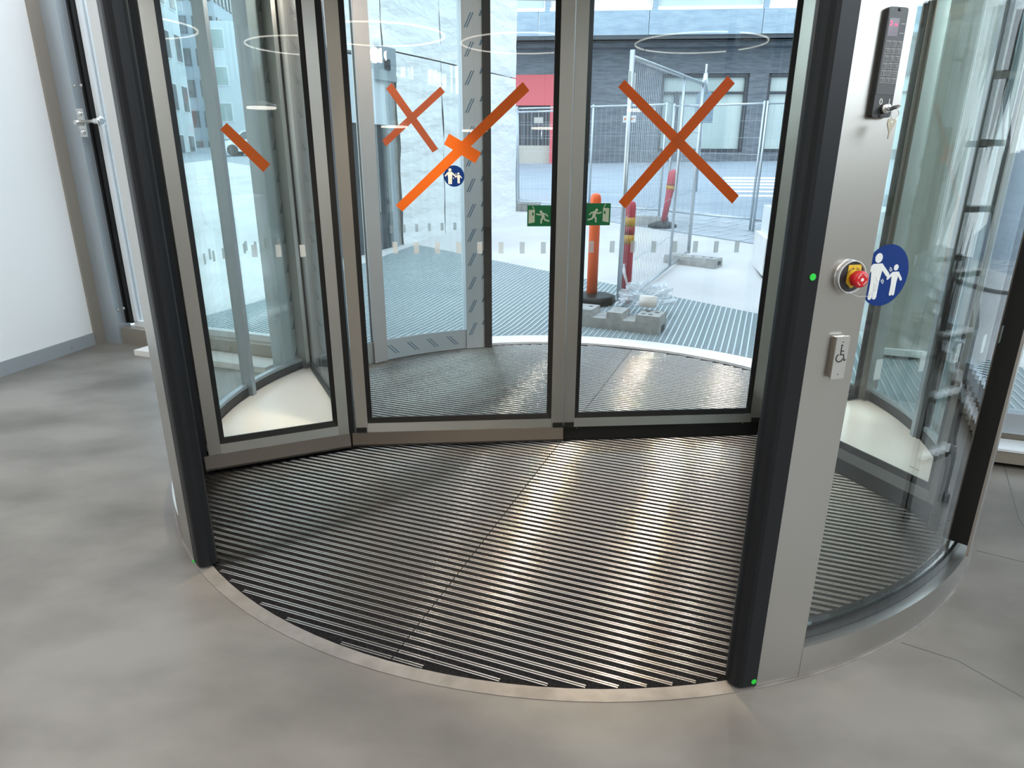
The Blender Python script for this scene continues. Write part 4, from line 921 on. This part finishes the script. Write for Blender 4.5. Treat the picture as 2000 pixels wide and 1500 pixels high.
# white planter at the right
p = GS(1487, 545); u3 = Vector((math.cos(R_(-12)), math.sin(R_(-12)), 0)); v3 = Vector((-u3.y, u3.x, 0))
t = thing('white_planter', 'white block planter at the edge of the right leaf', 'planter', p)
def bl3(a0, a1, b0, b1, h0, h1): return M().prism([tuple((p + u3 * a + v3 * b).xy) for a, b in ((a0, b0), (a1, b0), (a1, b1), (a0, b1))], p.z + h0, p.z + h1)
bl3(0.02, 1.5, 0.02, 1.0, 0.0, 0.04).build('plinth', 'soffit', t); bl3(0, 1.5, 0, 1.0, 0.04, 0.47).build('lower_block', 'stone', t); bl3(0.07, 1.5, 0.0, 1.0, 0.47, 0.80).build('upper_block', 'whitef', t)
p = GS(1752, 700)  # added pillar, darkens the bright view through the right drum glass
t = thing('added_pillar', 'square beige pillar added outside to darken the right drum glass view', 'pillar', p)
M().prism([tuple((p + TD * a + ND * b).xy) for a, b in ((-0.2, 0), (0.28, 0), (0.28, 0.48), (-0.2, 0.48))], p.z + 0.05, 5.2).build('shaft', 'carton', t)
M().prism([tuple((p + TD * a + ND * b).xy) for a, b in ((-0.24, -0.04), (0.32, -0.04), (0.32, 0.52), (-0.24, 0.52))], p.z + 0.03, p.z + 0.08).build('foot_plinth', 'stone', t)
# road sign seen from behind
p = GS(1358, 374); t = thing('road_sign', 'thin pole with the pale grey back of a road sign', 'road sign', p)
zt_, zc = vtop(1379, 125, p), vtop(1376, 165, p)
M().tube([p, Vector((p.x, p.y, zc))], 0.045, 8).build('pole', 'galv', t); M().tube([Vector((p.x, p.y, zc - 0.2)), Vector((p.x, p.y, zc + 0.25))], [0.09, 0.05], 8).build('collar', 'galv', t)
M().tube([Vector((p.x, p.y, zc)), Vector((p.x, p.y, zt_))], 0.024, 6).build('mast_tip', 'galv', t)
FSn = Frame((p.x, p.y - 0.06, 0), (1, 0, 0), (0, -1, 0)); a0, b1 = FSn.uv(1361, 176); a1, b0 = FSn.uv(1391, 240)
rw = (a1 - a0) / 2; M().slab(FSn, [(a0, b0), (a1, b0)] + [(a0 + rw + rw * math.cos(PI * k / 12), b1 - rw + rw * math.sin(PI * k / 12)) for k in range(13)], -0.02, 0.0).build('plate', 'band', t)

# ------------------------------------------------------------------ brick building across the street
UB = Vector((math.cos(R_(-5)), math.sin(R_(-5)), 0)); FB = Frame((0, 30, 0), UB, Vector((UB.y, -UB.x, 0)))
bb_ = thing('brick_building', 'dark blue-grey brick building across the street with red doorway', 'building', FB.pt(6, 0))
def bz(py, px=1300, fr=FB): return fr.uv(px, py)[1]
z_soff, z_beam0, z_beam1 = bz(75, 1300), bz(95), bz(110)
wx0, wx1 = FB.uv(1290, 200)[0], FB.uv(1459, 200)[0]; wz0, wz1 = bz(297), bz(144)
wins = [(wx0, wx1), (FB.uv(1496, 200)[0], FB.uv(1496, 200)[0] + wx1 - wx0)]
for k in range(2, 5): o = wins[1][0] + (k - 1) * (wx1 - wx0 + 0.9); wins.append((o, o + wx1 - wx0))
rx0, rx1 = FB.uv(1000, 200)[0], FB.uv(1153, 200)[0]; rz1 = bz(146, 1050); dz1 = bz(206, 1050)
# wall in pieces round the openings
cuts = [(-9, rx0)] + [(rx1, wins[0][0])] + [(wins[i][1], wins[i + 1][0]) for i in range(len(wins) - 1)] + [(wins[-1][1], 36)]
for a0, a1 in cuts: M().rect(FB, a0, -1.5, a1, z_beam0 + 0.4, -0.5, 0).build('brick_wall', 'brick', bb_)
for a0, a1 in wins:
    M().rect(FB, a0, -1.5, a1, wz0, -0.5, 0).build('brick_wall', 'brick', bb_); M().rect(FB, a0, wz1, a1, z_beam0 + 0.4, -0.5, 0).build('brick_wall', 'brick', bb_)
M().rect(FB, rx0, rz1, rx1, z_beam0 + 0.4, -0.5, 0).build('brick_wall', 'brick', bb_)
for i, (a0, a1) in enumerate(wins):
    wq = part_empty('window', FB.pt((a0 + a1) / 2, wz0), bb_)
    for r_ in ((a0, wz0, a0 + .12, wz1), (a1 - .12, wz0, a1, wz1), (a0, wz0, a1, wz0 + .14), (a0, wz1 - .12, a1, wz1)): M().rect(FB, *r_, -0.25, -0.06).build('frame', 'wframe', wq)
    zt_ = wz1 - (wz1 - wz0) * 0.235; M().rect(FB, a0, zt_ - .04, a1, zt_ + .04, -0.25, -0.08).build('transom', 'wframe', wq)
    if i == 0: xm = FB.uv(1322, 200)[0]; M().rect(FB, xm - .1, wz0, xm + .1, zt_, -0.25, -0.08).build('mullion', 'wframe', wq)
    M().rect(FB, a0, wz0, a1, wz1, -0.32, -0.26).build('pane', 'pane', wq)
M().rect(FB, rx0, dz1, rx1, rz1, -0.3, 0.03).build('red_fascia', 'redw', bb_)
dx1 = FB.uv(1074, 250)[0]
M().rect(FB, dx1, -0.5, rx1, dz1, -0.3, 0.03).build('red_jamb', 'redw', bb_)
dq = M().rect(FB, rx0, -0.5, dx1, dz1, -0.4, -0.25).build('street_door', 'wframe', bb_)
for k in range(5): xx = rx0 + (dx1 - rx0) * (k + 0.5) / 5; M().rect(FB, xx - 0.03, -0.3, xx + 0.03, dz1 - 0.1, -0.25, -0.22).build('door_rib', 'brick', dq)
M().rect(FB, rx0, -0.5, dx1, bz(284, 1040), -0.25, -0.20).build('kick_panel', 'carton', dq)
M().tube([FB.pt(dx1 - 0.35, bz(272, 1066), -0.1), FB.pt(dx1 - 0.35, bz(254, 1066), -0.1)], 0.03, 6).build('door_handle', 'galv', dq)
# overhang with pale band, windows above
FO2 = FB.off(1.3); zbb, zbt = FO2.uv(1300, 76)[1], FO2.uv(1300, 19)[1]
M().rect(FB, -9, z_beam0, 36, z_beam1 * 0 + z_beam0 + 0.4, -0.4, 0.5).build('beam', 'brick', bb_)
M().rect(FB, -9, zbb, 36, zbb + 0.15, -0.4, 1.3).build('soffit', 'soffit', bb_)
M().rect(FB, -9, z_beam0 + 0.4, 36, zbb, -0.5, -0.2).build('recess_wall', 'soffit', bb_)
for k in range(9): aa = FO2.uv(1052, 50)[0] + (k - 2) * (FO2.uv(1268, 50)[0] - FO2.uv(1052, 50)[0]); M().rect(FO2, aa, zbb, aa + (FO2.uv(1268, 50)[0] - FO2.uv(1052, 50)[0]) - 0.02, zbt, -0.3, 0).build('slate_panel', 'band', bb_)
zw1 = zbt + 2.3
for k in range(9):
    aa = FO2.uv(1063, 20)[0] + (k - 2) * (FO2.uv(1274, 20)[0] - FO2.uv(1063, 20)[0]); ab = aa + FO2.uv(1274, 20)[0] - FO2.uv(1063, 20)[0]
    wq = part_empty('upper_window', FO2.pt((aa + ab) / 2, zbt), bb_)
    for r_ in ((aa + .02, zbt, aa + .22, zw1), (aa + .22, zbt + 0.0, ab, zbt + .12), (aa + .22, zbt + 0.95, ab, zbt + 1.05), (aa + .22, zw1 - .1, ab, zw1)): M().rect(FO2, *r_, -0.2, -0.02).build('frame', 'band' if r_[3] == zw1 and r_[0] < aa + .1 else 'whitef', wq)
    M().rect(FO2, aa + .2, zbt, ab, zw1, -0.3, -0.2).build('pane', 'paler' if k % 2 == 0 else 'pane', wq)
for k in range(3): M().rect(FO2, -9, zw1 + k * 3.4, 36, zw1 + k * 3.4 + 1.4, -0.4, 0).build('slate_course', 'band', bb_); M().rect(FO2, -9, zw1 + 1.4 + k * 3.4, 36, zw1 + 3.4 + k * 3.4, -0.5, -0.2).build('window_row', 'pane', bb_)

# ------------------------------------------------------------------ building wrapped in white sheeting
T0, T1 = GS(790, 478), GS(1007, 419); TU = (T1 - T0); TU.z = 0; TL = TU.length; TU.normalize(); TN = Vector((TU.y, -TU.x, 0))
FT = Frame((T0.x, T0.y, 0), TU, TN)
tw = thing('wrapped_building', 'building corner wrapped in white plastic sheeting left of the forecourt', 'building', T0)
zj0, zj1 = FT.uv(790, 108)[1], FT.uv(1007, 151)[1]; zj = (zj0 + zj1) / 2
def sheetp(a0, a1, b0, b1, d, wob=True, nm='sheeting'):
    mm = M(); na, nb = max(6, int((a1 - a0) / 0.18)), max(8, int((b1 - b0) / 0.18)); vs = []
    for j in range(nb + 1):
        for i in range(na + 1):
            a, b = a0 + (a1 - a0) * i / na, b0 + (b1 - b0) * j / nb
            e = 0.03 * noise.noise(Vector((b * 2.1, a0, 3))) if i in (0, na) else 0
            w = noise.noise(Vector((a * 0.9, b * 2.2 + 0.5 * a, 1.7))) * 0.035 + noise.noise(Vector((a * 2.4, b * 5.0, 4.2))) * 0.012
            vs.append(FT.pt(a + e, b, d + w))
    f0 = len(vs); vs += [FT.pt(a0 + (a1 - a0) * i, b0 + (b1 - b0) * j, d - 0.15) for j in (0, 1) for i in (0, 1)]
    fs = [(j * (na + 1) + i, j * (na + 1) + i + 1, (j + 1) * (na + 1) + i + 1, (j + 1) * (na + 1) + i) for j in range(nb) for i in range(na)]
    fs += [(f0 + 1, f0, f0 + 2, f0 + 3)]
    mm.add(vs, fs, True); return mm.build(nm, 'tarp', tw)
sm_ = FT.uv(866, 300)[0]; su = FT.uv(745, 50)[0]; s5 = TL
sheetp(0.0, sm_ - 0.01, 0.15, zj - 0.01, 0.0); sheetp(sm_ + 0.01, s5, 0.15, zj - 0.01, 0.0)
sheetp(su, sm_ - 0.01, zj + 0.01, 8.0, 0.0); sheetp(sm_ + 0.01, s5, zj + 0.01, 8.0, 0.0); sheetp(su - 1.3, su - 0.02, zj - 0.1, 8.0, 0.0)
M().rect(FT, su - 1.2, -0.4, s5 - 0.15, 8.05, -0.75, -0.16).build('building_mass', 'seam', tw)
a = FT.uv(771, 300)[0]; M().rect(FT, a, 0.0, 0.0, zj - 0.02, -0.15, -0.05).build('bare_jamb', 'block', tw)
dr_ = part_empty('side_door', FT.pt(a - 0.6, 0.2), tw)
M().rect(FT, a - 0.12, 0.1, a, zj - 0.05, -0.15, 0.0).build('door_frame', 'alu', dr_); M().rect(FT, a - 1.1, zj - 1.0, a - 0.1, zj - 0.15, -0.15, -0.02).build('header_panel', 'lowb', dr_)
M().rect(FT, a - 1.1, 0.1, a - 0.12, zj - 1.0, -0.15, -0.06).build('door_panel', 'dwin', dr_)
ca, cb = FT.uv(752, 125); M().rect(FT, ca - 0.22, cb - 0.22, ca + 0.22, cb + 0.22, -0.02, 0.03).build('intercom', 'alu', dr_); M().rect(FT, ca - 0.05, cb - 0.08, ca + 0.06, cb + 0.06, 0.03, 0.05).build('intercom_lens', 'wframe', dr_)

# ------------------------------------------------------------------ street to the left
def block_building(name, label, o, ang, w, d, h, m, rows, cols, wm, group=None):
    u = Vector((math.cos(ang), math.sin(ang), 0)); v = Vector((-u.y, u.x, 0)); o = Vector(o)
    t = thing(name, label, 'building', o, group)
    M().prism([tuple((o + u * a + v * b).xy) for a, b in ((0, 0), (w, 0), (w, d), (0, d))], o.z - 1, o.z + h).build('wall', m, t)
    for fr, ww in ((Frame(o, u, -v), w), (Frame(o + u * w, v, u), d)):
        nc = max(2, int(cols * ww / w))
        for r in range(rows):
            for c in range(nc):
                a0 = ww * (c + 0.22) / nc; a1 = ww * (c + 0.78) / nc; z0 = h * (r + 0.25) / rows; z1 = h * (r + 0.8) / rows
                wf = M().rect(fr, a0, z0, a1, z1, 0.0, 0.06).build('window', 'whitef' if m != 'tower' else 'wframe', t)
                M().rect(fr, a0 + .08, z0 + .08, a1 - .08, z1 - .08, 0.06, 0.09).build('pane', wm, wf)
    return t
block_building('reflection_tower', 'grey-blue tower block added in place of a left panel reflection', (-28.5, 58, 1), 0.10, 5.0, 9, 30, 'tower', 13, 5, 'dwin')  # building placed outside to stand in for a reflection on the left panel
block_building('low_building', 'low pale building right of the tower block', (-22.8, 54, 1), 0.05, 12, 10, 10, 'lowb', 4, 6, 'pane')
block_building('apartment_house', 'pale apartment house seen through the left window bay', (-33, 40, 0.5), 0.10, 11, 10, 16, 'lowb', 5, 6, 'dwin')
def car(label, o, ang, m):
    u = Vector((math.cos(ang), math.sin(ang), 0)); v = Vector((-u.y, u.x, 0)); o = Vector(o); t = thing('parked_car', label, 'car', o, 'cars in the street')
    pr = [(0, 0.35), (0.05, 0.75), (0.9, 0.9), (1.5, 1.4), (3.1, 1.45), (3.9, 1.0), (4.25, 0.9), (4.3, 0.4), (3.9, 0.25), (0.3, 0.25)]
    Fc = Frame(o + v * 0.85, u, -v) ; M().slab(Fc, pr, -0.0, 1.7).build('body', m, t)
    M().slab(Fc, [(1.05, 0.92), (1.55, 1.34), (3.05, 1.38), (3.7, 1.0)], -0.02, 1.72).build('window', 'dwin', t)
    for a in (0.85, 3.4):
        for b in (0.80, -0.87): M().lathe(o + u * a + v * b + Vector((0, 0, 0.32)), tuple(v), [(0, 0.2), (0, 0.32), (0.1, 0.32), (0.1, 0.2)], 14).build('wheel', 'tyre', t)
car('silver car parked before the low pale building', (-17.5, 42, gz(-17.5, 42)), 0.15, 'carp'); car('dark car parked before the apartment house', (-22, 34, gz(-22, 34)), 0.5, 'soffit')

# added wall blocking the bright sky behind the right-hand drum glass
A0, A1 = Vector((5.4, 6.2, 0.2)), Vector((9.8, 16.8, 0.9)); wu = (A1 - A0); wu.z = 0; wL = wu.length; wu.normalize(); FW = Frame((A0.x, A0.y, 0), wu, Vector((-wu.y, wu.x, 0)))
t = thing('sky_blocker_wall', 'added beige-grey wall with gridded windows, blocks the sky right of forecourt', 'building', A0)
M().rect(FW, -1.6, -0.5, wL, 9, -0.6, 0).build('wall', 'wing', t)
for k in range(5):
    a0 = -1.2 + k * 2.45; wq = part_empty('window', FW.pt(a0 + 0.8, 2.9), t)
    for z in (2.9, 4.2, 5.5, 6.8): M().rect(FW, a0, z, a0 + 1.5, z + 0.07, 0, 0.06).build('bar', 'wframe', wq)
    for j in range(4): M().rect(FW, a0 + j * 0.48, 2.9, a0 + 0.06 + j * 0.48, 6.87, 0, 0.06).build('bar', 'wframe', wq)
    M().rect(FW, a0, 2.9, a0 + 1.5, 6.87, 0.0, 0.02).build('pane', 'paneb', wq)

# ------------------------------------------------------------------ inside, behind the camera: seen only as reflections
for x, y, z, wh in ((-0.6, -6.5, 2.05, 'second from the left'), (0.9, -6.6, 2.0, 'in the middle'), (2.2, -6.4, 2.05, 'second from the right'), (-2.4, -5.5, 2.2, 'leftmost'), (3.6, -5.0, 2.3, 'rightmost')):
    t = thing('pendant_lamp', 'flat round lit pendant lamp mirrored in the glass, ' + wh + ' of five', 'lamp', (x, y, z), 'pendant lamps in the hall')
    M().lathe((x, y, z), (0, 0, 1), [(0, 0.24), (0.03, 0.24)], 24).build('diffuser', 'lampw', t); M().lathe((x, y, z + 0.03), (0, 0, 1), [(0, 0.25), (0.04, 0.24), (0.10, 0.04)], 24).build('shade', 'whitef', t)
    M().tube([(x, y, z + 0.12), (x, y, 5.0)], 0.006, 6).build('cord', 'gasket', t)
for x, y, z, wh in ((-0.8, -4.8, 3.3, 'left'), (1.6, -5.2, 3.3, 'middle'), (4.4, -4.6, 3.3, 'right')):
    t = thing('ring_lamp', wh + ' one of three lit ring lamps mirrored high in the door glass', 'lamp', (x, y, z), 'ring lamps in the hall')
    mm = M(); mm.arc(1.04, 1.058, 0, 360, 0, 0.02, 48, Vector((x, y, z))); mm.build('light_ring', 'lampr', t)
    for k in range(3): mm = M(); q = Vector((x + 1.045 * math.cos(k * 2.09), y + 1.045 * math.sin(k * 2.09), z + 0.04)); mm.tube([q, Vector((x, y, 4.99))], 0.004, 5); mm.build('cord', 'gasket', t)
ld = thing('step_ladder', 'dark folding step ladder standing right of the drum, mirrored in its glass', 'ladder', (2.3, 1.7, 0))
lb = Vector((2.16, 1.88, 0)); lu = Vector((0.45, 0.89, 0)).normalized() * 0.46; lx = Vector((0.89, -0.45, 0)).normalized()
top = lb + lx * 0.45 + Vector((0, 0, 2.1))
for s in (0, 1): M().tube([lb + lu * s, top + lu * (0.2 + 0.6 * s)], 0.028, 6).build('rail', 'ladder', ld); M().tube([lb + lx * 0.95 + lu * s, top + lx * 0.05 + lu * (0.2 + 0.6 * s)], 0.022, 6).build('rear_rail', 'ladder', ld)
for k in range(1, 8):
    f = k / 8; p = lb + (top - lb) * f; s0 = 0.2 * f; s1 = 1 - 0.2 * f
    mm = M(); q0, q1 = p + lu * s0, p + lu * s1; mm.bar((q0.x, q0.y), (q1.x, q1.y), 0.09, p.z - 0.012, p.z + 0.012); mm.build('tread', 'rung', ld)
    if k % 2 == 0: pp = lb + lx * 0.95 + (top + lx * 0.05 - lb - lx * 0.95) * f; M().tube([pp + lu * s0, pp + lu * s1], 0.014, 6).build('rear_brace', 'ladder', ld)
for s in (0, 1):
    for o in (lb + lu * s, lb + lx * 0.95 + lu * s): M().box((o.x, o.y, 0.02), (0.06, 0.06, 0.045)).build('rubber_foot', 'rubber', ld)
